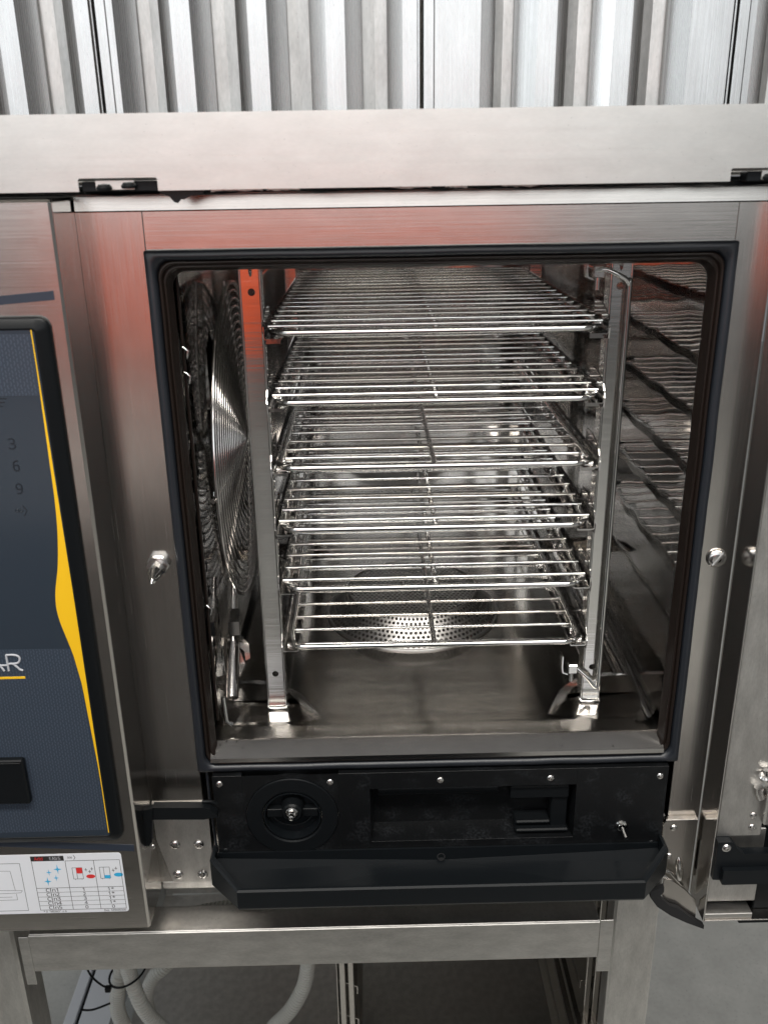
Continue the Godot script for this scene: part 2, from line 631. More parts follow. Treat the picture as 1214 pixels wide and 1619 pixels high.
func surroundings() -> void:
	var st := mb()
	rbox(st, Vector3(-9, -0.1, -7), Vector3(9, 0, 9), 0.001)
	var f := build(st, "floor", M.concrete)
	f.set_meta("kind", "structure")
	# what the steel mirrors behind the photographer
	var p := thing("banner_stand", "orange-red banner on two thin legs behind the photographer", "banner", Vector3(0, 0, 2.25))
	slab(p, "banner", Vector3(-1.05, 0.88, 0), Vector3(0.45, 1.40, 0.03), M.orange)
	for x in [-0.95, 0.35]:
		slab(p, "leg", Vector3(x - 0.015, 0.0, 0.031), Vector3(x + 0.015, 1.3, 0.06), M.charcoal)
	var cb := slab(self, "added_dark_box", Vector3(-1.75, 0.0, 1.0), Vector3(-0.47, 0.84, 2.1), M.blocker, 0.004)  # added dark box, unseen, so the left plates mirror something dark
	tag(cb, "added low dark cabinet standing to the left behind the photographer", "blocker")
	var tr := thing("photographer_standin", "added tall dark trolley standing right behind the photographer", "standin", Vector3(-0.025, 0, 1.15))  # added in place of the photographer as a dark shape in the reflections
	slab(tr, "blocker", Vector3(-0.25, 0.07, -0.15), Vector3(0.25, 1.22, 0.15), M.navy_cloth, 0.01)
	for q in [[-0.2, -0.1], [0.2, -0.1], [-0.2, 0.1], [0.2, 0.1]]:
		var w := mb()
		lathe(w, [Vector2(0, 0.012), Vector2(0.034, 0.012), Vector2(0.034, -0.012), Vector2(0, -0.012)], 20, facing(Vector3(q[0], 0.0355, q[1]), Vector3.RIGHT))
		build(w, "wheel", M.black, tr)
	var mt := slab(self, "added_shadow_mat", Vector3(-1.5, 0.0, 0.78), Vector3(1.5, 0.012, 1.41), M.charcoal, 0.003)  # added dark slab for the body and shadow that the steel mirrors
	tag(mt, "added black mat on the floor where the photographer stands", "darkener")
	var b := slab(self, "added_bright_patch", Vector3(-0.52, 0.001, 1.42), Vector3(0.72, 0.006, 1.68), M.white, 0.001)  # added white slab, gives the bright patch mirrored low in the posts
	tag(b, "added white sheet for a bright patch of floor behind the photographer", "sheet")

# ---------------------------------------------------------------- extractor hood
func hood() -> void:
	var t := thing("extractor_hood", "brushed steel extractor hood edge running above the oven", "hood", Vector3(0, 1.45, 0.12))
	# front gutter bar with the two cut-outs along its lower edge
	var st := mb()
	var y0 := -0.0015
	var y1 := 0.0557
	var bar := [Vector2(-0.9, y0)]
	for c in [[-0.2945, -0.2315], [0.2285, 0.32]]:
		bar += [Vector2(c[0], y0), Vector2(c[0], 0.0070), Vector2(c[0] + 0.0010, 0.0085), Vector2(c[1] - 0.0010, 0.0085), Vector2(c[1], 0.0070), Vector2(c[1], y0)]
	bar += [Vector2(0.9, y0), Vector2(0.9, y1), Vector2(-0.9, y1)]
	prism(st, bar, X(Vector3(0, 0, -0.0015)), 0.0015)
	rbox(st, Vector3(-0.9, y1 - 0.0012, -0.03), Vector3(0.9, y1, -0.0016), 0.0004)
	build(st, "gutter_bar", M.hood, t)
	slab(t, "gutter_floor", Vector3(-0.9, 0.004, -0.128), Vector3(0.9, 0.0055, -0.03), M.hood, 0.0005)
	slab(t, "canopy_back", Vector3(-1.2, 0.0, -0.30), Vector3(1.2, 1.1, -0.29), M.dull, 0.001)
	slab(t, "canopy_roof", Vector3(-1.2, 0.62, -0.289), Vector3(1.2, 0.64, -0.05), M.dull, 0.001)
	for c in [-0.263, 0.274]:
		var hb := slab(t, "hinge_bracket", Vector3(c - 0.0305, -0.002, -0.02), Vector3(c + 0.0305, 0.006, -0.005), M.black, 0.0008)
		slab(hb, "bracket_plate", Vector3(c - 0.019, -0.0005, -0.0049), Vector3(c + 0.012, 0.0068, -0.0035), M.hood, 0.0003)
		for k in [-0.012, 0.008]:
			var s2 := mb()
			lathe(s2, [Vector2(0.0001, 0.0035), Vector2(0.0045, 0.003), Vector2(0.0062, 0.001), Vector2(0.0062, -0.001)], 18, facing(Vector3(c + k, 0.0008 + (0.0012 if k > 0 else 0.0), -0.0028), Vector3(0, 1, 0.1)))
			build(s2, "bolt", M.black, hb)
	# grease filters
	var fl := [
		[-0.583, -0.2995, "left grease filter of bent steel baffles, cut off by the photo's left edge"],
		[-0.2975, -0.0152, "middle grease filter with steel baffles left of the black gap above the oven"],
		[-0.0118, 0.2630, "grease filter with steel baffles right of the black gap above the oven"],
		[0.2655, 0.545, "right grease filter of which only a narrow strip shows at the top right corner"]]
	for i in 4:
		var x0: float = fl[i][0]
		var x1: float = fl[i][1]
		var g := thing("grease_filter", fl[i][2], "filter", Vector3(0, 1.458, 0.0), "grease filters of the hood")
		var H := 0.40
		var dz := 0.016
		# flat side frames
		var a := mb()
		rbox(a, Vector3(x0, 0, -0.03), Vector3(x0 + 0.0095, H, 0.0), 0.0008)
		rbox(a, Vector3(x1 - 0.0015, 0, -0.03), Vector3(x1, H, 0.0), 0.0005)
		rbox(a, Vector3(x0 + 0.0096, 0, -0.03), Vector3(x1 - 0.0016, 0.012, -0.0171), 0.0006)
		build(a, "filter_frame", M.filter, g)
		# front baffles
		var hats := []
		if i == 2:
			hats = [[x0 + 0.0098, x0 + 0.0098, 0.0384, 0.0532], [0.0694, 0.0885, 0.1054, 0.1181], [0.1394, 0.1557, 0.1719, 0.1854], [0.2066, 0.2237, 0.2600, 0.2610]]
		else:
			var o := x0 + 0.2975
			hats = [[x0 + 0.0098, x0 + 0.0098, -0.282 + o, -0.2646 + o], [-0.2458 + o, -0.2326 + o, -0.2155 + o, -0.1992 + o], [-0.1782 + o, -0.1657 + o, -0.1489 + o, -0.1321 + o], [-0.1132 + o, -0.0978 + o, -0.081 + o, -0.0656 + o], [-0.0440 + o, -0.0305 + o, -0.0175 + o, -0.0172 + o]]
		var up := Transform3D(Basis(Vector3(1, 0, 0), Vector3(0, 0, 1), Vector3(0, 1, 0)), Vector3.ZERO)   # poly (x, z) pushed along y
		for h in hats:
			var s2 := mb()
			var ln := []
			if h[0] < h[1] - 0.001:
				ln = [Vector2(h[0], -dz - 0.004), Vector2(h[0] + 0.0004, -dz), Vector2(h[1], -0.0005), Vector2(h[2], -0.0005)]
			else:
				ln = [Vector2(h[1], -0.0005), Vector2(h[2], -0.0005)]
			if h[3] > h[2] + 0.001:
				ln += [Vector2(h[3] - 0.0004, -dz), Vector2(h[3], -dz - 0.004)]
			bent(s2, ln, -0.001, up, H)
			build(s2, "baffle", M.filter, g)
		for k in hats.size() - 1:
			var s2 := mb()
			var a0: float = hats[k][3] - 0.010
			var a1: float = hats[k + 1][0] + 0.010
			bent(s2, [Vector2(a0, -0.013 - dz), Vector2(a0 + 0.006, -0.024), Vector2(a1 - 0.006, -0.024), Vector2(a1, -0.013 - dz)] if false else [Vector2(a0, -0.0225), Vector2((a0 + a1) / 2, -0.026), Vector2(a1, -0.0225)], -0.001, up, H)
			build(s2, "rear_baffle", M.filter_back, g)
	# torn black sealing strip between the hood and the oven
	var s3 := thing("sealing_strip", "torn black sealing strip squeezed between hood and oven top", "seal", Vector3(0, 1.444, 0.085))
	var s4 := mb()
	rng.seed = 4
	var n := 90
	var rows := [[], [], [], []]
	for k in n + 1:
		var x := lerpf(-0.75, 0.75, k / float(n))
		var w := rng.randf_range(-0.0006, 0.0008)
		rows[0].append(Vector3(x, 0.0075, -0.03))
		rows[1].append(Vector3(x, 0.0055 + w, 0.016))
		rows[2].append(Vector3(x, 0.0012 + w, 0.018))
		rows[3].append(Vector3(x, -0.0003, -0.03))
	grid(s4, rows, false, true, false)
	build(s4, "strip", M.black, s3)
	var s5 := mb()
	prism(s5, [Vector2(-0.2335, 0.002), Vector2(-0.226, -0.0005), Vector2(-0.2225, -0.0048), Vector2(-0.2195, -0.0056), Vector2(-0.2165, -0.0025), Vector2(-0.2145, -0.0030), Vector2(-0.209, -0.0005), Vector2(-0.198, 0.001), Vector2(-0.198, 0.004), Vector2(-0.2335, 0.004)], X(Vector3(0, 0, 0.0185)), 0.002)
	build(s5, "torn_flap", M.black_worn, s3)
	for f2 in [[-0.192, -0.150], [-0.146, -0.120], [-0.045, -0.012], [0.0, 0.018], [0.046, 0.078]]:
		var top := []
		var low := []
		for k in 9:
			var x := lerpf(f2[0], f2[1], k / 8.0)
			top.append(Vector2(x, 0.0042 + rng.randf_range(-0.0004, 0.0006)))
			low.append(Vector2(x + rng.randf_range(-0.001, 0.001), 0.0034 + rng.randf_range(-0.0010, 0.0003)))
		low.reverse()
		var s6 := mb()
		prism(s6, top + low, X(Vector3(0, 0, 0.0186)), 0.0008)
		build(s6, "peeled_foil", M.dull, s3)

# ---------------------------------------------------------------- the oven
func oven() -> void:
	var t := thing("combi_oven", "stainless steel combi oven with its door swung open and empty racks inside", "oven", Vector3(0, 0, 0))
	# front plates round the opening
	slab(t, "front_plate", Vector3(-0.31905, 0.694, ZF - 0.0015), Vector3(-0.2607, 1.431, ZF), M.plate_v, 0.0004)
	slab(t, "front_plate", Vector3(-0.2605, 1.390, ZF - 0.0015), Vector3(0.2618, 1.431, ZF - 0.0002), M.plate, 0.0004)
	slab(t, "front_plate", Vector3(0.2620, 0.735, ZF - 0.0015), Vector3(0.2975, 1.431, ZF - 0.0001), M.plate_v, 0.0004)
	slab(t, "front_plate", Vector3(-0.2610, 0.70, 0.022), Vector3(0.2618, 0.868, 0.025), M.plate, 0.0004)
	# sloping trim along the top edge
	var st := mb()
	prism(st, [Vector2(ZF + 0.0045, 1.4306), Vector2(ZF + 0.0040, 1.4316), Vector2(ZF + 0.0034, 1.4432), Vector2(ZF - 0.10, 1.4432), Vector2(ZF - 0.10, 1.4306)], Transform3D(Basis(Vector3(0, 0, 1), Vector3(0, 1, 0), Vector3(1, 0, 0)), Vector3(-0.3172, 0, 0)), 0.6142)
	build(st, "top_trim", M.plate, t)
	# body shell behind
	slab(t, "body_shell", Vector3(-0.3187, 0.69, -0.66), Vector3(0.2975, 1.4300, -0.62), M.dull)
	slab(t, "base_plate", Vector3(-0.3187, 0.6795, -0.62), Vector3(0.2975, 0.69, ZF - 0.004), M.dull)
	slab(t, "body_side", Vector3(0.2955, 0.692, -0.62), Vector3(0.2974, 1.4300, ZF - 0.002), M.plate_v)
	slab(t, "body_roof", Vector3(-0.3187, 1.4205, -0.62), Vector3(0.2954, 1.4300, ZF - 0.11), M.dull)
	gasket(t)
	cavity(t)
	control_column(t)
	lower_front(t)
	door(t)

func gasket(t: Node3D) -> void:
	var cy := 1.12375
	var hx := 0.2432
	var hy := 0.2565
	var cx := 0.001
	var prof := [[0.0195, 0.002, 0.0600], [0.0193, 0.002, 0.0655], [0.0178, 0.004, 0.0680], [0.0145, 0.007, 0.0688], [0.0120, 0.010, 0.0682], [0.0098, 0.012, 0.0655], [0.0092, 0.013, 0.0610]]
	var rows := []
	for p in prof:
		rows.append(rrect(cx, cy, hx + p[0], hy + p[0] * 0.93, p[1], p[2]))
	for p in rows.size():
		rows[p] = uneven(rows[p], 0.0007 if p > 0 else 0.0, 0.0005)
	var st := mb()
	grid(st, rows, true, false)
	var g := build(st, "door_gasket", M.rubber, t)
	prof = [[0.0092, 0.013, 0.0600], [0.0085, 0.0135, 0.0655], [0.0070, 0.014, 0.0668], [0.0056, 0.014, 0.0650], [0.0050, 0.014, 0.0618], [0.0044, 0.014, 0.0638], [0.0032, 0.0145, 0.0650], [0.0020, 0.015, 0.0630], [0.0014, 0.015, 0.0590], [-0.0002, 0.015, 0.0555], [-0.0010, 0.0145, 0.0515]]
	rows = []
	for p in prof:
		rows.append(rrect(cx, cy, hx + p[0], hy + p[0], p[1], p[2]))
	for p in rows.size():
		rows[p] = uneven(rows[p], 0.0006, 0.0004)
	st = mb()
	grid(st, rows, true, false)
	build(st, "inner_lip", M.lip, g)

# a hand-fitted rubber loop: adds points along the straights and lets them wander a little
func uneven(row: PackedVector3Array, side: float, front: float) -> PackedVector3Array:
	var f := FastNoiseLite.new()
	f.seed = 91
	f.frequency = 9.0
	var out := PackedVector3Array()
	var n := row.size()
	for i in n:
		var a := row[i]
		var b := row[(i + 1) % n]
		var cuts := 1 if (i % 7) != 6 else 24
		for k in cuts:
			var p := a.lerp(b, k / float(cuts))
			var d := f.get_noise_3d(p.x, p.y, 0.0)
			var e := f.get_noise_3d(p.x, p.y, 5.0)
			out.append(p + Vector3(side * d, side * e, front * (d - e)))
	return out

func cavity(t: Node3D) -> void:
	var fy := 0.8825
	# floor with its front sill, sinking a little towards the drain
	var st := mb()
	var rows := []
	for z in [[0.0690, 0.8630], [0.0682, 0.8675], [0.0500, 0.8785], [0.0485, 0.8792], [0.0330, 0.8838], [0.0300, 0.8842], [0.0, 0.8838], [-0.06, fy], [-0.60, fy - 0.003]]:
		rows.append([Vector3(-0.246, z[1], z[0]), Vector3(-0.08, z[1], z[0]), Vector3(0.09, z[1], z[0]), Vector3(0.246, z[1], z[0])])
	grid(st, rows, false, false, false)
	var fl := build(st, "cavity_floor", M.floor_steel, t)
	for q in [[-1, 0.0], [1, 0.0], [-1, -0.47], [1, -0.47]]:
		corner_pad(fl, q[0], q[1])
	slab(t, "cavity_wall", Vector3(0.2440, 0.870, -0.598), Vector3(0.2500, 1.392, 0.0525), M.mirror, 0.0005)
	slab(t, "cavity_wall", Vector3(-0.262, 0.880, -0.598), Vector3(-0.259, 1.392, 0.050), M.cavity, 0.0005)
	slab(t, "cavity_back", Vector3(-0.262, 0.870, -0.606), Vector3(0.2500, 1.40, -0.599), M.cavity, 0.0005)
	slab(t, "cavity_ceiling", Vector3(-0.262, 1.3925, -0.598), Vector3(0.2500, 1.398, 0.050), M.cavity, 0.0005)
	# rounded seam along the foot of the right wall
	var s1 := mb()
	var r1 := []
	for k in 7:
		var w := PI / 2 * k / 6.0
		r1.append([Vector3(0.2438 - 0.022 * (1 - sin(w)), fy + 0.022 * (1 - cos(w)) + 0.0005, 0.040), Vector3(0.2438 - 0.022 * (1 - sin(w)), fy + 0.022 * (1 - cos(w)) - 0.002, -0.598)])
	grid(s1, r1)
	build(s1, "cove_seam", M.cavity, t)
	# polished air baffle on the left with its fan guard
	var bx := -0.2405
	var xf := Transform3D(Basis(Vector3(0, 0, -1), Vector3(0, 1, 0), Vector3(1, 0, 0)), Vector3(bx, 0, 0))   # local x runs into the oven, z faces the racks
	var b := mb()
	var hs := []
	for k in 11:
		if k in [2, 3]: continue
		hs.append([-0.021, 1.352 - k * 0.0242 * (1.0 if k < 8 else 1.25) - 0.004, 0.0045, 0.0075])
	hs.append([-0.021, 0.985, 0.0045, 0.008])
	hs.append([-0.021, 0.955, 0.0045, 0.008])
	holed(b, -0.040, -0.006, 0.898, 1.384, hs, 0.0015, xf)
	var hs2 := []
	for k in 5:
		hs2.append([0.02, 0.925 + k * 0.022, 0.004, 0.008])
	holed(b, -0.006, 0.045, 0.898, 1.384, hs2, 0.0015, xf)
	holed(b, 0.045, 0.36, 0.898, 1.384, [[0.110, 1.165, 0.06, 0.135]], 0.0015, xf)
	holed(b, 0.36, 0.56, 0.898, 1.384, [], 0.0015, xf)
	var bp := build(b, "air_baffle", M.baffle, t)
	var ed := mb()
	tube(ed, [Vector3(bx + 0.0008, 0.899, 0.0408), Vector3(bx + 0.0008, 1.383, 0.0408)], 0.0016, 8)
	build(ed, "gap_shade", M.lip, bp)  # dark tube puts the shade of the gap beside the frame into colour
	for yy in [1.309, 1.285, 1.04]:
		var k2 := mb()
		tube(k2, [Vector3(bx + 0.001, yy, 0.044), Vector3(bx + 0.006, yy - 0.003, 0.046), Vector3(bx + 0.004, yy - 0.010, 0.044)], 0.0016, 8)
		build(k2, "edge_clip", M.rod, bp)
	# bent foot tab and turn-buckle near the bottom front
	var ft := mb()
	tube(ft, [Vector3(bx + 0.008, 0.925, 0.037), Vector3(bx + 0.010, 0.897, 0.040), Vector3(bx + 0.016, 0.892, 0.040)], 0.0028, 8)
	build(ft, "foot_tab", M.rod, bp)
	var tb := mb()
	tube(tb, [Vector3(bx + 0.012, 0.955, -0.030), Vector3(bx + 0.014, 0.912, 0.018)], 0.0075, 12)
	tube(tb, [Vector3(bx + 0.012, 0.955, -0.030), Vector3(bx + 0.011, 1.02, -0.072)], 0.0028, 8)
	build(tb, "turn_buckle", M.runner, bp)
	var cp := mb()
	bent(cp, [Vector2(-0.02, 0), Vector2(0.0, 0.004), Vector2(0.012, 0.02), Vector2(0.010, 0.036), Vector2(-0.006, 0.045)], 0.0015, Transform3D(Basis(Vector3(0, 0, 1), Vector3(0, 1, 0), Vector3(-1, 0, 0)), Vector3(bx + 0.020, 0.945, -0.042)), 0.012)
	build(cp, "spring_clip", M.rod, bp)
	var pl := mb()
	prism(pl, [Vector2(-0.2385, 0.9510), Vector2(-0.2200, 0.9490), Vector2(-0.2140, 0.9420), Vector2(-0.2136, 0.9230), Vector2(-0.2190, 0.9195), Vector2(-0.2200, 0.9330), Vector2(-0.2260, 0.9380), Vector2(-0.2200, 0.9150), Vector2(-0.2271, 0.8983), Vector2(-0.2370, 0.9020), Vector2(-0.2360, 0.9300)], X(Vector3(0, 0, -0.052)), 0.0015)
	build(pl, "glint_plate", M.post, bp)  # added plate, shaped to give the bright reflection at this spot
	fan_guard(t)
	# hex latch pin and stop screw on the front plates
	var hx := mb()
	lathe(hx, [Vector2(0.0, 0.008), Vector2(0.0105, 0.008), Vector2(0.0122, 0.0062), Vector2(0.0122, 0)], 6, X(Vector3(-0.2800, 1.0965, ZF)))
	var hp := build(hx, "latch_pin", M.screw, t)
	var hq := mb()
	lathe(hq, [Vector2(0.0001, 0.028), Vector2(0.0035, 0.024), Vector2(0.0088, 0.008), Vector2(0.0088, 0.0)], 4, facing(Vector3(-0.2800, 1.0945, ZF + 0.0075), Vector3(0.0, -0.16, 1)))
	build(hq, "pin_tip", M.rod, hp)
	screw(t, Vector3(0.2803, 1.0900, ZF), 0.0105, true, 0.95, null, "stop_screw")
	# fan seen dark through the guard
	var fan := mb()
	for k in 9:
		var w := TAU * k / 9.0
		rbox(fan, Vector3(-0.004, 0.05, -0.001), Vector3(0.006, 0.115, 0.001), 0.0005, X(Vector3(-0.2515, 1.165, -0.110), Basis(Vector3.RIGHT, w) * Basis(Vector3.UP, 0.5)))
	lathe(fan, [Vector2(0, 0.006), Vector2(0.05, 0.006), Vector2(0.052, 0.0)], 24, facing(Vector3(-0.2575, 1.165, -0.110), Vector3.RIGHT))
	build(fan, "fan", M.runner, t)

func corner_pad(fl: Node3D, s: int, z0: float) -> void:
	# pressed corner pad that carries a post: flat top, sloping inner side
	var st := mb()
	var fy := 0.8825
	var h := 0.0075
	var base := []
	var top := []
	var o := [[0.243, 0.036], [0.136, 0.034], [0.121, 0.026], [0.128, 0.005], [0.150, -0.035], [0.175, -0.060], [0.205, -0.070], [0.243, -0.070]]
	var i2 := [[0.243, 0.004], [0.166, 0.004], [0.152, 0.003], [0.150, -0.002], [0.163, -0.026], [0.183, -0.044], [0.208, -0.052], [0.243, -0.052]]
	var lo := -0.001 if z0 > -0.1 else -0.004
	for k in 8:
		base.append(Vector3(s * o[k][0], fy + lo + (0.0 if k == 0 else (0.0004 if k == 1 else (0.0012 if k == 2 else 0.0))) * (1.0 if z0 > -0.1 else 0.0), z0 + o[k][1]))
		top.append(Vector3(s * i2[k][0], fy + h - (0.0016 if k > 2 else 0.0010), z0 + i2[k][1]))
	var top2 := []
	for k in 8:
		top2.append(Vector3(s * (i2[k][0] + (0.003 if k > 0 and k < 7 else 0.0)), fy + h, z0 + i2[k][1] * 0.93 - (0.014 if k < 3 else 0.0)))
	grid(st, [base, top, top2], false, false, true)
	for k in range(1, 7):
		ftri(st, top2[0], top2[k], top2[k + 1], Vector3.UP)
	build(st, "corner_pad", M.floor_steel, fl)

func fan_guard(t: Node3D) -> void:
	var g := Node3D.new()
	g.name = "fan_guard"
	t.add_child(g)
	g.position = Vector3(-0.2215, 1.163, -0.150)
	# rings of wire, each its own part
	for k in 19:
		var r := 0.022 + k * 0.0089
		var bow := 0.010 * (1.0 - pow(r / 0.185, 2))
		var pts := []
		var n := 48 + k * 2
		for i in n:
			var w := TAU * i / n
			pts.append(Vector3(bow, cos(w) * r, sin(w) * r))
		var st := mb()
		tube(st, pts, 0.0013 if k < 18 else 0.0024, 7, true)
		build(st, "wire_ring", M.wire, g)
	for k in 4:
		var w := PI / 2 * k + 0.06
		var pts := []
		for i in 9:
			var r := lerpf(0.012, 0.186, i / 8.0)
			pts.append(Vector3(0.010 * (1.0 - pow(r / 0.185, 2)) - 0.0036, cos(w) * r, sin(w) * r))
		var st := mb()
		tube(st, pts, 0.0022, 8)
		build(st, "spoke", M.wire, g)
	var hub := mb()
	lathe(hub, [Vector2(0, 0.004), Vector2(0.012, 0.003), Vector2(0.014, 0)], 24, facing(Vector3(0.008, 0, 0), Vector3.RIGHT))
	build(hub, "hub", M.wire, g)

func control_column(t: Node3D) -> void:
	var zc := 0.119
	var xr := -0.3192
	# housing
	var st := mb()
	rbox(st, Vector3(-0.75, 0.6835, -0.62), Vector3(xr, 1.4432, zc), 0.0022)
	var col := build(st, "control_column", M.plate, t)
	slab(col, "side_return", Vector3(-0.3192, 0.6860, ZF + 0.0006), Vector3(-0.3188, 1.4405, zc - 0.0024), M.polished, 0.0001)
	# dark printed bands above and below the panel
	for q in [[1.3605, 1.3678, 1.3640, 1.3715], [0.8010, 0.8092, 0.7905, 0.7988]]:
		var s := mb()
		prism(s, [Vector2(-0.75, q[0] - (q[2] - q[0]) * 8), Vector2(-0.3735, q[0]), Vector2(-0.3265, q[2]), Vector2(-0.3265, q[3]), Vector2(-0.3735, q[1]), Vector2(-0.75, q[1] - (q[3] - q[1]) * 8)] if q[0] > 1.0 else [Vector2(-0.60, 0.8035), Vector2(-0.465, q[0]), Vector2(-0.3245, q[2]), Vector2(-0.3240, q[3]), Vector2(-0.465, q[1]), Vector2(-0.60, 0.8105)], X(Vector3(0, 0, zc - 0.0002)), 0.0006)
		build(s, "printed_band", M.navy, col)
	# control panel: moulded black frame round a dark blue glass
	var cx := -0.53
	var hx := cx - -0.3326
	hx = absf(hx)
	var cy := (1.3513 + 0.8085) / 2
	var hy := (1.3513 - 0.8085) / 2
	var rows := []
	for p in [[0.0, 0.010, zc - 0.0005], [0.0, 0.010, zc + 0.003], [-0.0010, 0.0095, zc + 0.0045], [-0.0030, 0.009, zc + 0.0058], [-0.0100, 0.004, zc + 0.0088], [-0.0118, 0.003, zc + 0.0089], [-0.0120, 0.003, zc + 0.0072]]:
		rows.append(rrect(cx, cy, hx + p[0], hy + p[0] * (0.9 if p[0] > -0.005 else 0.86), p[1], p[2]))
	st = mb()
	grid(st, rows, true, false, true)
	var cp := build(st, "control_panel", M.black, t)
	var gz := zc + 0.0083
	slab(cp, "panel_glass", Vector3(cx - hx + 0.0119, cy - hy + 0.0103, zc), Vector3(cx + hx - 0.0119, cy + hy - 0.0103, gz), M.glass, 0.0002)
	# printed dashes above and below the plain middle field
	var lx := []
	for q in [[1.3415, 0.0007], [1.2864, 0.0012], [1.2327, 0.0023], [1.1926, 0.0031], [1.1596, 0.0052], [1.1250, 0.0100], [1.1000, 0.0158], [1.0830, 0.0175], [1.0660, 0.0158], [1.0360, 0.0092], [1.0031, 0.0050], [0.9613, 0.0033], [0.9264, 0.0019], [0.8906, 0.0009], [0.8538, 0.0007], [0.8226, 0.0007]]:
		lx.append([q[0], -q[1], 0.0])
	var yl := []
	for k in 140:
		var y := lerpf(1.3410, 0.8226, k / 139.0)
		var i := 0
		while i < lx.size() - 2 and lx[i + 1][0] > y: i += 1
		var p0: Array = lx[maxi(i - 1, 0)]
		var p1: Array = lx[i]
		var p2: Array = lx[i + 1]
		var p3: Array = lx[mini(i + 2, lx.size() - 1)]
		var dy: float = p2[0] - p1[0]
		var u: float = clampf((y - p1[0]) / dy, 0, 1)
		var w1: float = (p1[2] - p1[1])
		var w2_: float = (p2[2] - p2[1])
		var m1: float = (w2_ - (p0[2] - p0[1])) / (p2[0] - p0[0]) * dy
		var m2_: float = ((p3[2] - p3[1]) - w1) / (p3[0] - p1[0]) * dy
		var wd := (2 * u * u * u - 3 * u * u + 1) * w1 + (u * u * u - 2 * u * u + u) * m1 + (-2 * u * u * u + 3 * u * u) * w2_ + (u * u * u - u * u) * m2_
		var xr2 := lerpf(-0.3464, -0.3449, clampf((1.3410 - y) / 0.25, 0, 1))
		yl.append([y, xr2 - maxf(wd, 0.0009), xr2])
	for band in [[1.3405, 1.2850], [1.0425, 0.8228]]:
		var poly := [Vector2(-0.70, band[1]), Vector2(-0.70, band[0])]
		var right := []
		for q in yl:
			if q[0] <= band[0] and q[0] >= band[1]:
				right.append(Vector2(q[1] - 0.0006, q[0]))
		poly += right
		var s := mb()
		prism(s, poly, X(Vector3(0, 0, gz - 0.0001)), 0.0003)
		build(s, "dash_print", M.dashes, cp)
	var left := []
	var rgt := []
	for q in yl:
		left.append(Vector2(q[1], q[0]))
		rgt.append(Vector2(maxf(q[2], q[1] + 0.0006), q[0]))
	rgt.reverse()
	var sy := mb()
	prism(sy, left + rgt, X(Vector3(0, 0, gz - 0.0001)), 0.0004)
	build(sy, "yellow_swoosh", M.yellow, cp)
	# key numbers
	for q in [["3", -0.3781, 1.2422], ["6", -0.3779, 1.2219], ["9", -0.3785, 1.2006], ["0", -0.4025, 1.1801], ["8", -0.4030, 1.2006], ["5", -0.4030, 1.2219], ["2", -0.4030, 1.2422]]:
		word(q[0], 0.0098, Vector3(q[1], q[2], gz + 0.0002), M.print_dark, cp, true, 0.0003, "Droid Sans", "key_number")
	var ar := mb()
	for s in [-1, 1]:
		rbox(ar, Vector3(0, -0.0004, 0), Vector3(0.0062, 0.0004, 0.0003), 0.0001, X(Vector3(-0.3748, 1.1802, gz), Basis(Vector3.BACK, PI - s * 1.0)))
	for c in [-0.3800, -0.3835]:
		var pts := []
		for k in 16: pts.append(Vector3(c + cos(TAU * k / 16) * 0.0017, 1.1802 + sin(TAU * k / 16) * 0.0013, gz + 0.0001))
		tube(ar, pts, 0.0003, 5, true)
	build(ar, "arrow_key", M.print_dark, cp)
	var ms := mb()
	for k in 3:
		rbox(ms, Vector3(-0.392, 1.2825 - k * 0.0033, gz), Vector3(-0.3765 - k * 0.002, 1.2834 - k * 0.0033, gz + 0.0003), 0.0001)
	build(ms, "menu_mark", M.print_dark, cp)
	# end of the maker's lettering and its yellow underline
	var lt := mb()
	var z2 := gz + 0.0002
	var w2 := 0.00105
	tube(lt, [Vector3(-0.4172, 1.0165, z2), Vector3(-0.4172, 1.0338, z2)], w2, 8)
	tube(lt, curve([Vector3(-0.4172, 1.0338, z2), Vector3(-0.4100, 1.0338, z2), Vector3(-0.4056, 1.0320, z2), Vector3(-0.4050, 1.0282, z2), Vector3(-0.4075, 1.0250, z2), Vector3(-0.4125, 1.0243, z2)], 0.0012), w2, 8)
	tube(lt, curve([Vector3(-0.4165, 1.0240, z2), Vector3(-0.4125, 1.0243, z2), Vector3(-0.4085, 1.0205, z2), Vector3(-0.4060, 1.0176, z2), Vector3(-0.4034, 1.0168, z2)], 0.0012), w2, 8)
	build(lt, "brand_lettering", M.print_grey, cp)
	var la := mb()
	tube(la, [Vector3(-0.4385, 1.0165, z2), Vector3(-0.4300, 1.0338, z2), Vector3(-0.4215, 1.0165, z2)], w2, 8)
	tube(la, [Vector3(-0.4360, 1.0228, z2), Vector3(-0.4172, 1.0228, z2)], w2 * 0.9, 8)
	build(la, "brand_lettering", M.print_grey, cp)
	slab(cp, "yellow_underline", Vector3(-0.56, 1.0076, gz), Vector3(-0.4027, 1.0101, gz + 0.0004), M.yellow, 0.0001)
	# black flap at the left edge of the picture
	slab(cp, "usb_flap", Vector3(-0.50, 0.8660, gz), Vector3(-0.4172, 0.9188, gz + 0.0075), M.black, 0.0014)
	slab(cp, "flap_ridge", Vector3(-0.498, 0.9150, gz + 0.0076), Vector3(-0.4195, 0.9163, gz + 0.0082), M.black_worn, 0.0003)
	sticker(t, zc)

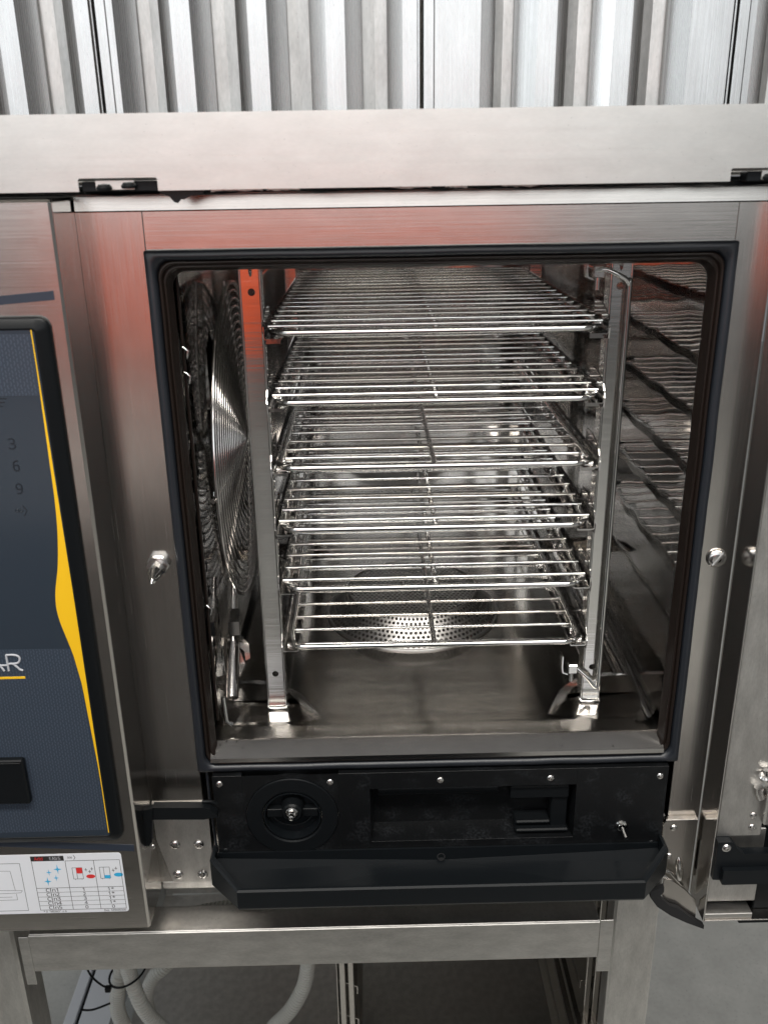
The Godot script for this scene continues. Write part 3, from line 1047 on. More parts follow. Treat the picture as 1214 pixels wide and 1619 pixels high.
func sticker(t: Node3D, zc: float) -> void:
	var y1 := 0.7892
	var y0 := 0.7095
	var x1 := -0.3390
	var st := mb()
	var pts := rrect((x1 - 0.62) / 2, (y0 + y1) / 2, (x1 + 0.62) / 2, (y1 - y0) / 2, 0.0035, 0, 5)
	var poly := []
	for p in pts: poly.append(Vector2(p.x, p.y))
	prism(st, poly, X(Vector3(0, 0, zc)), 0.00025)
	var s := build(st, "instruction_sticker", M.white, t)
	var z := zc + 0.00026
	var lines := mb()
	var ln := func(a: Vector2, b: Vector2, w: float):
		var d := (b - a).normalized()
		var n := Vector2(-d.y, d.x) * w / 2
		prism(lines, [a - n, b - n, b + n, a + n], X(Vector3(0, 0, z)), 0.0001)
	var L := -0.4345
	var c1 := -0.3990
	var c2 := -0.3690
	var R := -0.3415
	var ty := 0.7800
	var hy := 0.7440
	var by := 0.7140
	ln.call(Vector2(L, by), Vector2(R, by), 0.00045)
	ln.call(Vector2(L, hy), Vector2(R, hy), 0.00045)
	ln.call(Vector2(c1, ty), Vector2(R, ty), 0.00045)
	for x in [L, c1, c2, R]: ln.call(Vector2(x, by), Vector2(x, ty), 0.00045)
	for k in range(1, 5): ln.call(Vector2(L, lerpf(hy, by, k / 5.0)), Vector2(R, lerpf(hy, by, k / 5.0)), 0.0003)
	ln.call(Vector2(-0.56, by), Vector2(-0.4475, by), 0.0004)
	ln.call(Vector2(-0.56, 0.7780), Vector2(-0.4475, 0.7780), 0.0004)
	ln.call(Vector2(-0.4475, by), Vector2(-0.4475, 0.7780), 0.0004)
	# pictogram of the open oven, cut by the left edge
	for q in [[-0.49, 0.769, -0.459, 0.768], [-0.459, 0.768, -0.4575, 0.742], [-0.50, 0.743, -0.4500, 0.7415], [-0.4500, 0.7415, -0.452, 0.7385], [-0.452, 0.7385, -0.50, 0.7372], [-0.457, 0.737, -0.457, 0.729], [-0.457, 0.729, -0.50, 0.7285], [-0.462, 0.733, -0.50, 0.7332]]:
		ln.call(Vector2(q[0], q[1]), Vector2(q[2], q[3]), 0.0003)
	# little cabinets and stars
	for q in [[-0.3930, 0.7555], [-0.3640, 0.7555]]:
		var x: float = q[0]
		var y: float = q[1]
		for e in [[0, 0, 0.0105, 0], [0.0105, 0, 0.0105, 0.0150], [0.0105, 0.0150, 0, 0.0150], [0, 0.0150, 0, 0], [0.0042, 0, 0.0042, 0.0150], [0.0018, -0.0012, 0.0018, 0], [0.0088, -0.0012, 0.0088, 0]]:
			ln.call(Vector2(x + e[0], y + e[1]), Vector2(x + e[2], y + e[3]), 0.0004)
	for q in [[-0.3785, 0.7675], [-0.3748, 0.7650], [-0.3722, 0.7685], [-0.3497, 0.7660], [-0.3465, 0.7685]]:
		ln.call(Vector2(q[0] - 0.0014, q[1]), Vector2(q[0] + 0.0014, q[1]), 0.0005)
		ln.call(Vector2(q[0], q[1] - 0.002), Vector2(q[0], q[1] + 0.002), 0.0005)
	ln.call(Vector2(-0.3895, 0.7872), Vector2(-0.3878, 0.7843), 0.0005)
	ln.call(Vector2(-0.3878, 0.7843), Vector2(-0.3895, 0.7814), 0.0005)
	build(lines, "table_lines", M.ink, s)
	slab(s, "display_strip", Vector3(L - 0.0006, 0.7803, z), Vector3(-0.4000, 0.7868, z + 0.0001), M.ink, 0.00002)
	word("tAbS", 0.0040, Vector3(-0.4095, 0.7835, z + 0.0002), M.print_grey, s, true, 0.0001, "Droid Sans Mono", "lettering", 0.95)
	word("Add", 0.0040, Vector3(-0.4265, 0.7835, z + 0.0002), M.red, s, true, 0.0001, "Droid Sans Mono", "lettering", 0.95)
	word("000", 0.0022, Vector3(-0.3935, 0.7842, z + 0.0001), M.ink, s, true, 0.0001)
	for q in [[-0.3888, 0.7630, -0.3825, 0.7705, "red"], [-0.3598, 0.7555, -0.3535, 0.7598, "cyan"]]:
		slab(s, "pictogram_fill", Vector3(q[0], q[1], z + 0.00012), Vector3(q[2], q[3], z + 0.0002), M[q[4]], 0.00002)
	for q in [[-0.3745, 0.7585, "red"], [-0.3447, 0.7600, "cyan"]]:
		var e := []
		for k in 24: e.append(Vector2(q[0] + cos(TAU * k / 24) * 0.0048, q[1] + sin(TAU * k / 24) * 0.0026))
		var m2 := mb()
		prism(m2, e, X(Vector3(0, 0, z)), 0.0001)
		build(m2, "tablet_mark", M[q[2]], s)
	for q in [[-0.4085, 0.7690, 1.25], [-0.4182, 0.7650, 0.85], [-0.4115, 0.7575, 0.85], [-0.4210, 0.7530, 1.15]]:
		var e := []
		for k in 8:
			var r: float = (0.0040 if k % 2 == 0 else 0.0010) * q[2]
			e.append(Vector2(q[0] + cos(TAU * k / 8) * r * 0.85, q[1] + sin(TAU * k / 8) * r * 1.25))
		var m2 := mb()
		prism(m2, e, X(Vector3(0, 0, z)), 0.0001)
		build(m2, "sparkle", M.cyan, s)
	var a := ["Cln1", "Cln2", "Cln3", "Cln4", "Cln5"]
	var b := ["1", "2", "3", "4", "0"]
	var c := ["1*", "1*", "1*", "1*", "0"]
	for k in 5:
		var y := lerpf(hy, by, (k + 0.5) / 5.0)
		word(a[k], 0.0044, Vector3((L + c1) / 2 - 0.001, y, z + 0.0001), M.ink, s, true, 0.0001, "Droid Sans", "lettering", 1.25)
		word(b[k], 0.0040, Vector3((c1 + c2) / 2, y, z + 0.0001), M.ink, s, true, 0.0001, "Droid Sans", "lettering", 1.2)
		word(c[k], 0.0040, Vector3((c2 + R) / 2, y, z + 0.0001), M.ink, s, true, 0.0001, "Droid Sans", "lettering", 1.2)
	word("* 0  \"MEMO\" -> 6", 0.0024, Vector3(-0.4190, 0.7117, z + 0.0001), M.ink, s, true, 0.0001)
	word("Doc. 599405300", 0.0024, Vector3(-0.3540, 0.7117, z + 0.0001), M.ink, s, true, 0.0001)

func lower_front(t: Node3D) -> void:
	var z := ZF + 0.012
	var zb := ZF + 0.0005
	# black service panel under the opening, with a moulded recess
	var st := mb()
	var x0 := -0.2455
	var x1 := 0.2525
	var y0 := 0.732
	var y1 := 0.8475
	var rx0 := -0.0745
	var rx1 := 0.1525
	var ry0 := 0.7550
	var ry1 := 0.8262
	var R := 0.0525
	var rc := Vector2(-0.161, 0.7925)
	rbox(st, Vector3(x0, y0, zb), Vector3(rc.x - R, y1, z), 0.00015)
	hole_cell(st, rc.x - R, rc.x + R, y0, y1, [rc.x, rc.y, R - 0.0012, R - 0.0012], 0.010, X(Vector3(0, 0, z)), 48)
	rbox(st, Vector3(rc.x + R, y0, zb), Vector3(rx0, y1, z), 0.00015)
	rbox(st, Vector3(rx1, y0, zb), Vector3(x1, y1, z), 0.00015)
	rbox(st, Vector3(rx0, y0, zb), Vector3(rx1, ry0, z), 0.00015)
	rbox(st, Vector3(rx0, ry1, zb), Vector3(rx1, y1, z), 0.00015)
	# recess: sloped walls down to a back face
	var o := [Vector3(rx0, ry0, z - 0.0005), Vector3(rx1, ry0, z - 0.0005), Vector3(rx1, ry1, z - 0.0005), Vector3(rx0, ry1, z - 0.0005)]
	var i2 := [Vector3(rx0 + 0.004, ry0 + 0.002, z - 0.030), Vector3(rx1 - 0.004, ry0 + 0.002, z - 0.030), Vector3(rx1 - 0.004, ry1 - 0.004, z - 0.030), Vector3(rx0 + 0.004, ry1 - 0.004, z - 0.030)]
	grid(st, [o, i2], true, false, false)
	quad(st, i2[0], i2[1], i2[2], i2[3], Vector3.BACK)
	var p := build(st, "service_panel", M.black_worn, t)
	# rounded nose inside the recess
	var nose := mb()
	tube(nose, [Vector3(rx0 + 0.009, ry1 - 0.0145, z - 0.020), Vector3(0.068, ry1 - 0.0145, z - 0.020)], 0.0080, 16)
	build(nose, "recess_nose", M.black, p)
	var blk := mb()
	rbox(blk, Vector3(0.081, ry1 - 0.022, z - 0.029), Vector3(rx1 - 0.006, ry1 - 0.006, z - 0.006), 0.0012)
	rbox(blk, Vector3(0.128, ry0 + 0.006, z - 0.029), Vector3(rx1 - 0.006, ry1 - 0.0221, z - 0.010), 0.0012)
	rbox(blk, Vector3(0.0885, ry0 + 0.012, z - 0.029), Vector3(0.1279, ry0 + 0.0165, z - 0.008), 0.0015)
	rbox(blk, Vector3(0.0885, ry0 + 0.0035, z - 0.029), Vector3(0.148, ry0 + 0.0082, z - 0.004), 0.0015)
	build(blk, "socket_block", M.black, p)
	for q in [-0.2382, -0.1177, 0.0027, 0.1233, 0.2438]:
		screw(p, Vector3(q, 0.8375 - (q + 0.2382) * 0.006, z), 0.0040, false, 0.0, M.screw)
	for q in [[-0.2382, 0.7470], [0.2421, 0.7440]]:
		screw(p, Vector3(q[0], q[1], z), 0.0040, false, 0.0, M.black)
	# round filter cap
	var xf := X(Vector3(rc.x, rc.y, z))
	var ring := mb()
	lathe(ring, [Vector2(R - 0.0018, -0.008), Vector2(R - 0.0018, 0.0008), Vector2(R - 0.0028, 0.0016), Vector2(0.0345, 0.0016), Vector2(0.0330, 0.0004), Vector2(0.0325, -0.0085)], 64, xf)
	var rg := build(ring, "filter_cap", M.black, t)
	var well := mb()
	lathe(well, [Vector2(0.0320, -0.002), Vector2(0.0312, 0.0005), Vector2(0.0300, 0.0005), Vector2(0.0285, -0.010), Vector2(0.0, -0.0105)], 64, xf)
	build(well, "cap_well", M.black_tray, rg)
	var arc := mb()
	var pts := []
	for k in 25:
		var w := PI + PI * k / 24.0
		pts.append(Vector3(rc.x + cos(w) * 0.0255 * (0.85), rc.y + 0.002 + sin(w) * 0.0165, z - 0.003))
	tube(arc, pts, 0.0008, 6)
	rbox(arc, Vector3(rc.x - 0.0280, rc.y - 0.002, z - 0.010), Vector3(rc.x - 0.0105, rc.y + 0.0085, z - 0.0015), 0.0007)
	rbox(arc, Vector3(rc.x + 0.0105, rc.y - 0.002, z - 0.010), Vector3(rc.x + 0.0285, rc.y + 0.0085, z - 0.0015), 0.0007)
	lathe(arc, [Vector2(0.013, -0.010), Vector2(0.0110, 0.006), Vector2(0.0095, 0.008), Vector2(0.0072, 0.0078), Vector2(0.0070, 0.003), Vector2(0, 0.003)], 32, X(Vector3(rc.x + 0.0005, rc.y + 0.010, z)))
	build(arc, "cap_grip", M.black, rg)
	var bolt := mb()
	lathe(bolt, [Vector2(0.0072, 0.004), Vector2(0.0068, 0.0095), Vector2(0.0058, 0.0105), Vector2(0.0046, 0.0105), Vector2(0.0046, 0.0125), Vector2(0.0032, 0.0130), Vector2(0.0032, 0.0180), Vector2(0.0022, 0.0195), Vector2(0, 0.0198)], 24, X(Vector3(rc.x + 0.0005, rc.y + 0.0118, z)))
	build(bolt, "cap_bolt", M.rod, rg)
	# probe socket pin at the right
	var pin := mb()
	lathe(pin, [Vector2(0.0068, 0), Vector2(0.0060, 0.0020), Vector2(0.0042, 0.0024), Vector2(0.0040, 0.004)], 20, X(Vector3(0.2063, 0.7690, z)))
	tube(pin, [Vector3(0.2063, 0.7690, z + 0.003), Vector3(0.2072, 0.7660, z + 0.018)], 0.0026, 12)
	build(pin, "probe_pin", M.rod, p)
	# thin seal cord running down beside the panel
	var cord := mb()
	tube(cord, curve([Vector3(-0.2525, 0.853, ZF + 0.003), Vector3(-0.2520, 0.80, ZF + 0.003), Vector3(-0.2495, 0.74, ZF + 0.004)], 0.01), 0.0016, 8)
	build(cord, "seal_cord", M.rubber, t)

	# black drip tray
	var out := [Vector2(-0.2520, 0.0735), Vector2(-0.2520, 0.094), Vector2(-0.2185, 0.130), Vector2(0.2200, 0.130), Vector2(0.2540, 0.094), Vector2(0.2540, 0.0735)]
	var tr := mb()
	var oy0 := 0.7165
	var oy1 := 0.7430
	var th := 0.0045
	var inn := []
	for q in out:
		inn.append(Vector2(q.x * 0.982, q.y - (th if q.y > 0.08 else 0.0)))
	var A := []
	var B := []
	var C := []
	var D := []
	var E := []
	for k in out.size():
		# side walls rise towards the back
		var rise: float = 0.0 if out[k].y > 0.12 else 0.012
		A.append(Vector3(out[k].x * 0.996, oy0, out[k].y - 0.0015))
		B.append(Vector3(out[k].x, oy0 + 0.003, out[k].y))
		C.append(Vector3(out[k].x, oy1 - 0.0018 + rise, out[k].y))
		D.append(Vector3(out[k].x - signf(out[k].x) * 0.0016, oy1 + rise, out[k].y - 0.0018))
		E.append(Vector3(inn[k].x, oy1 + rise, inn[k].y))
	var Fp := []
	for k in out.size():
		Fp.append(Vector3(inn[k].x, 0.7235 + (0.016 if out[k].y < 0.08 else (0.009 if out[k].y < 0.12 else 0.0)), inn[k].y))
	grid(tr, [A, B, C, D, E, Fp], false, false, false)
	var mid := Vector3(0.004, 0.7300, 0.0745)
	for k in out.size() - 1:
		ftri(tr, Fp[k], Fp[k + 1], mid, Vector3.UP)
	for k in range(1, out.size() - 1):
		ftri(tr, A[0], A[k], A[k + 1], Vector3.DOWN)
	var ty := build(tr, "drip_tray", M.black_tray, t)
	var bk := mb()
	prism(bk, [Vector2(-0.247, 0.7400), Vector2(0.004, 0.7275), Vector2(0.249, 0.7400), Vector2(0.249, 0.7460), Vector2(-0.247, 0.7460)], X(Vector3(0, 0, ZF + 0.0125)), 0.0025)
	build(bk, "tray_back", M.black_tray, ty)
	var hol := mb()
	lathe(hol, [Vector2(0.0048, 0.0), Vector2(0.0044, 0.0012), Vector2(0.0036, 0.0012), Vector2(0.0034, -0.001), Vector2(0, -0.001)], 20, facing(Vector3(0.004, 0.7345, ZF + 0.0155), Vector3(0, 0.3, 1)))
	build(hol, "drain_hole", M.dark, ty)

	# left hinge plate with four slotted screws, tapering towards the bottom
	var hp := mb()
	prism(hp, [Vector2(-0.3175, 0.806), Vector2(-0.3170, 0.757), Vector2(-0.3040, 0.6975), Vector2(-0.3025, 0.6958), Vector2(-0.2590, 0.6950), Vector2(-0.2560, 0.715), Vector2(-0.2560, 0.806)], X(Vector3(0, 0, ZF + 0.0002)), 0.0022)
	var hpl := build(hp, "hinge_plate", M.dull, t)
	for q in [[-0.2972, 0.7492, -0.6], [-0.2704, 0.7490, -0.35], [-0.2976, 0.7062, -0.1], [-0.2697, 0.7062, 1.55]]:
		screw(hpl, Vector3(q[0] + 0.0005, q[1], ZF + 0.0024), 0.0062, true, q[2])
	# black catch lever reaching from the column to the panel
	var lv := mb()
	prism(lv, [Vector2(-0.3080, 0.8240), Vector2(-0.2540, 0.8225), Vector2(-0.2465, 0.8195), Vector2(-0.2400, 0.8130), Vector2(-0.2395, 0.8090), Vector2(-0.2440, 0.8090), Vector2(-0.2540, 0.8070), Vector2(-0.3105, 0.8085)], X(Vector3(0, 0, 0.082)), 0.010)
	prism(lv, [Vector2(-0.3078, 0.8240), Vector2(-0.3185, 0.8225), Vector2(-0.3189, 0.7760), Vector2(-0.3165, 0.7745), Vector2(-0.3125, 0.7800)], X(Vector3(0, 0, 0.086)), 0.008)
	tube(lv, [Vector3(-0.2560, 0.8235, 0.083), Vector3(-0.2470, 0.8235, 0.083), Vector3(-0.2420, 0.8180, 0.080)], 0.0022, 8)
	build(lv, "catch_lever", M.black, t)
	screw(t, Vector3(-0.3145, 0.7690, 0.088), 0.0032, false, 0, M.screw, "lever_screw")
	# steel hinge bracket at the lower right
	var br := mb()
	prism(br, [Vector2(0.2560, 0.7640), Vector2(0.2600, 0.7700), Vector2(0.2945, 0.7700), Vector2(0.2945, 0.6620), Vector2(0.2780, 0.6780), Vector2(0.2560, 0.7010)], X(Vector3(0, 0, ZF + 0.001)), 0.005)
	rbox(br, Vector3(0.2575, 0.7701, ZF + 0.0002), Vector3(0.2945, 0.7716, ZF + 0.0075), 0.0008)
	rbox(br, Vector3(0.2540, 0.7050, ZF + 0.0002), Vector3(0.2558, 0.7650, ZF + 0.0085), 0.0008)
	var brk := build(br, "hinge_bracket", M.plate_v, t)
	for q in [[0.2680, 0.7590], [0.2665, 0.7190]]:
		screw(brk, Vector3(q[0], q[1], ZF + 0.0060), 0.0042, false, 0.0, M.screw)
	var rib := mb()
	tube(rib, [Vector3(0.2780, 0.7180, ZF + 0.0040), Vector3(0.2785, 0.7120, ZF + 0.0060), Vector3(0.2800, 0.7000, ZF + 0.0070), Vector3(0.2815, 0.6880, ZF + 0.0065), Vector3(0.2825, 0.6800, ZF + 0.0040)], 0.004, 10, false, true, [0.001, 0.0035, 0.0046, 0.0040, 0.001])
	tube(rib, [Vector3(0.2590, 0.6990, ZF + 0.0060), Vector3(0.2700, 0.6965, ZF + 0.0070), Vector3(0.2860, 0.6760, ZF + 0.0060)], 0.0018, 8)
	build(rib, "pressed_rib", M.post, brk)
	var gus := mb()
	prism(gus, [Vector2(0.2562, 0.7060), Vector2(0.2660, 0.7020), Vector2(0.2800, 0.6900), Vector2(0.2960, 0.6720), Vector2(0.2978, 0.6440), Vector2(0.2880, 0.6525), Vector2(0.2740, 0.6650), Vector2(0.2640, 0.6690), Vector2(0.2562, 0.6800)], X(Vector3(0, 0, ZF + 0.0240), Basis(Vector3.RIGHT, 0.0)), 0.0030)
	build(gus, "bracket_flange", M.plate_v, brk)
	var arm := mb()
	prism(arm, [Vector2(0.2545, 0.7000), Vector2(0.2402, 0.6940), Vector2(0.2402, 0.6850), Vector2(0.2492, 0.6715), Vector2(0.2659, 0.6580), Vector2(0.2850, 0.6470), Vector2(0.3060, 0.6370), Vector2(0.3060, 0.6420), Vector2(0.2880, 0.6555), Vector2(0.2740, 0.6680), Vector2(0.2640, 0.6720), Vector2(0.2570, 0.6790), Vector2(0.2500, 0.6860), Vector2(0.2550, 0.6930)], X(Vector3(0, 0, ZF + 0.0275)), 0.006)
	build(arm, "hinge_arm", M.dark, t)

func door(t: Node3D) -> void:
	var zd := 0.1055
	var st := mb()
	# folded steel inner shell, swung right round so that its inner face looks forwards
	rbox(st, Vector3(0.2985, 0.6600, 0.060), Vector3(0.90, 1.4300, 0.0625), 0.0006)
	rbox(st, Vector3(0.3004, 0.6600, 0.0626), Vector3(0.90, 0.6616, zd), 0.0006)
	rbox(st, Vector3(0.3004, 1.4284, 0.0626), Vector3(0.90, 1.4300, zd), 0.0006)
	var d := build(st, "door", M.plate_v, t)
	slab(d, "door_edge", Vector3(0.2985, 0.6600, 0.0626), Vector3(0.3003, 1.4300, zd), M.polished, 0.0006)
	slab(d, "inner_panel", Vector3(0.3004, 0.7790, zd - 0.004), Vector3(0.3480, 1.4283, zd - 0.0006), M.dull, 0.0006)
	slab(d, "window_glass", Vector3(0.3490, 0.80, zd - 0.003), Vector3(0.86, 1.40, zd - 0.001), M.glass, 0.0006)
	slab(d, "lower_panel", Vector3(0.3004, 0.6770, zd - 0.018), Vector3(0.3600, 0.7789, zd - 0.012), M.dull, 0.001)
	slab(d, "seal_strip", Vector3(0.3004, 0.6690, zd - 0.030), Vector3(0.88, 0.6765, zd - 0.024), M.navy, 0.001)
	slab(d, "lower_panel", Vector3(0.3610, 0.6617, zd - 0.022), Vector3(0.88, 0.7789, zd - 0.016), M.black_tray, 0.001)
	var lip := mb()
	rbox(lip, Vector3(0.3004, 0.6617, zd - 0.020), Vector3(0.3545, 0.6690, zd - 0.002), 0.0006)
	build(lip, "bottom_lip", M.dull_h, d)
	# black drip channel across the door's foot
	var ch := mb()
	prism(ch, [Vector2(0.2990, 0.7790), Vector2(0.3130, 0.7790), Vector2(0.3165, 0.7770), Vector2(0.3240, 0.7660), Vector2(0.3290, 0.7630), Vector2(0.88, 0.7630), Vector2(0.88, 0.7460), Vector2(0.3065, 0.7460), Vector2(0.2990, 0.7500)], X(Vector3(0, 0, zd - 0.001)), 0.010)
	prism(ch, [Vector2(0.3065, 0.7270), Vector2(0.3065, 0.7455), Vector2(0.88, 0.7455), Vector2(0.88, 0.7270), Vector2(0.309, 0.7265)], X(Vector3(0, 0, zd - 0.001)), 0.016)
	prism(ch, [Vector2(0.2990, 0.7275), Vector2(0.2990, 0.7499), Vector2(0.3064, 0.7455), Vector2(0.3064, 0.7270)], X(Vector3(0, 0, zd - 0.001)), 0.009)
	build(ch, "drip_channel", M.black_tray, d)
	screw(d, Vector3(0.3085, 0.7715, zd + 0.009), 0.0052, false, 0.0)
	for q in [[0.3368, 0.8060], [0.3374, 0.7905]]:
		screw(d, Vector3(q[0], q[1], zd - 0.0006), 0.0038, false, 0.0)
	# glass catch
	var lk := mb()
	lathe(lk, [Vector2(0.0058, 0), Vector2(0.0058, 0.004), Vector2(0.004, 0.0055), Vector2(0, 0.006)], 16, facing(Vector3(0.3400, 0.858, zd + 0.004), Vector3(-0.2, 1, 0.4)))
	tube(lk, [Vector3(0.3415, 0.868, zd + 0.004), Vector3(0.3425, 0.856, zd + 0.006)], 0.0042, 12)
	tube(lk, curve([Vector3(0.3360, 0.846, zd + 0.003), Vector3(0.3375, 0.838, zd + 0.003), Vector3(0.3400, 0.832, zd + 0.003)], 0.004), 0.0048, 12)
	rbox(lk, Vector3(0.3440, 0.800, zd), Vector3(0.3560, 0.842, zd + 0.010), 0.002)
	build(lk, "glass_catch", M.screw, d)
	slab(d, "bottom_seal", Vector3(0.3400, 0.6545, 0.090), Vector3(0.88, 0.6599, 0.104), M.black, 0.001)

# ---------------------------------------------------------------- racks
func racks() -> void:
	var labels := ["topmost chrome wire rack in the oven", "second chrome wire rack from the top of the oven", "third wire rack from the top, turned over with its middle bar uppermost", "fourth chrome wire rack from the top of the oven", "fifth wire rack from the top, second lowest in the oven", "lowest wire rack in the oven, turned over above the round strainer"]
	var proto := make_rack()
	var ys := [1.3155, 1.2465, 1.1788, 1.1108, 1.0428, 0.9728]
	for k in 6:
		var r: Node3D = proto
		if k > 0:
			r = proto.duplicate()
			r.name = numbered("wire_rack")
			add_child(r)
		r.set_meta("label", labels[k])
		rng.seed = 300 + k
		for o in r.get_children():
			if String(o.name).begins_with("rod"):
				o.position.z += rng.randf_range(-0.0008, 0.0008)
				o.position.y += rng.randf_range(-0.0003, 0.0002)
				o.rotation.y = rng.randf_range(-0.0032, 0.0032)
				o.rotation.z = rng.randf_range(-0.0012, 0.0012)
		r.rotation.y = rng.randf_range(-0.002, 0.002)
		r.position = Vector3([0.0, 0.0004, 0.0, -0.0003, 0.0, 0.0005][k], ys[k], [0.0, 0.0006, 0.0004, -0.0005, 0.0003, 0.0][k])
		if k in [2, 5]:
			r.rotation.z = PI
			r.position.y -= 0.0002

func make_rack() -> Node3D:
	var t := thing("wire_rack", "", "rack", Vector3.ZERO, "wire racks in the oven")
	# loop of thick wire
	var hx := 0.1605
	var z1 := 0.0145
	var z0 := -0.5155
	var r := 0.020
	var pts := []
	for q in [[1, 1, 0], [-1, 1, 1], [-1, -1, 2], [1, -1, 3]]:
		for k in 7:
			var w: float = PI / 2 * (q[2] + k / 6.0)
			pts.append(Vector3(q[0] * (hx - r) + cos(w) * r, 0, (z0 + z1) / 2 + q[1] * ((z1 - z0) / 2 - r) + sin(w) * r))
	var st := mb()
	tube(st, pts, 0.0033, 12, true)
	build(st, "frame", M.rod, t)
	st = mb()
	tube(st, [Vector3(0.001, -0.0002, z1 - 0.002), Vector3(0.001, -0.0002, z0 + 0.002)], 0.0029, 10)
	build(st, "middle_bar", M.rod, t)
	var rod := mb()
	var w0 := 0.1635
	tube(rod, [Vector3(-w0, 0, 0), Vector3(w0, 0, 0)], 0.0019, 10)
	var rm := rod.commit()
	var weld := mb()
	rng.seed = 19
	for n in 16:
		for x in [-0.1605, 0.001, 0.1605]:
			var r2 := rng.randf_range(0.0024, 0.0032)
			var prof := []
			for q in 6:
				prof.append(Vector2(r2 * cos(q / 5.0 * PI / 2) + 0.0001, r2 * 0.8 * sin(q / 5.0 * PI / 2)))
			lathe(weld, prof, 9, facing(Vector3(x + rng.randf_range(-0.0006, 0.0006), 0.0022, -0.0335 * n + rng.randf_range(-0.0005, 0.0005)), Vector3.UP))
	build(weld, "welds", M.screw, t)
	for n in 16:
		var o := MeshInstance3D.new()
		o.mesh = rm
		o.material_override = M.rod
		o.name = "rod"
		if n % 5 == 3 or n % 7 == 2:
			o.material_override = M.rod_brown
		t.add_child(o, true)
		o.position = Vector3(0, 0.0047, -0.0335 * n)
	return t

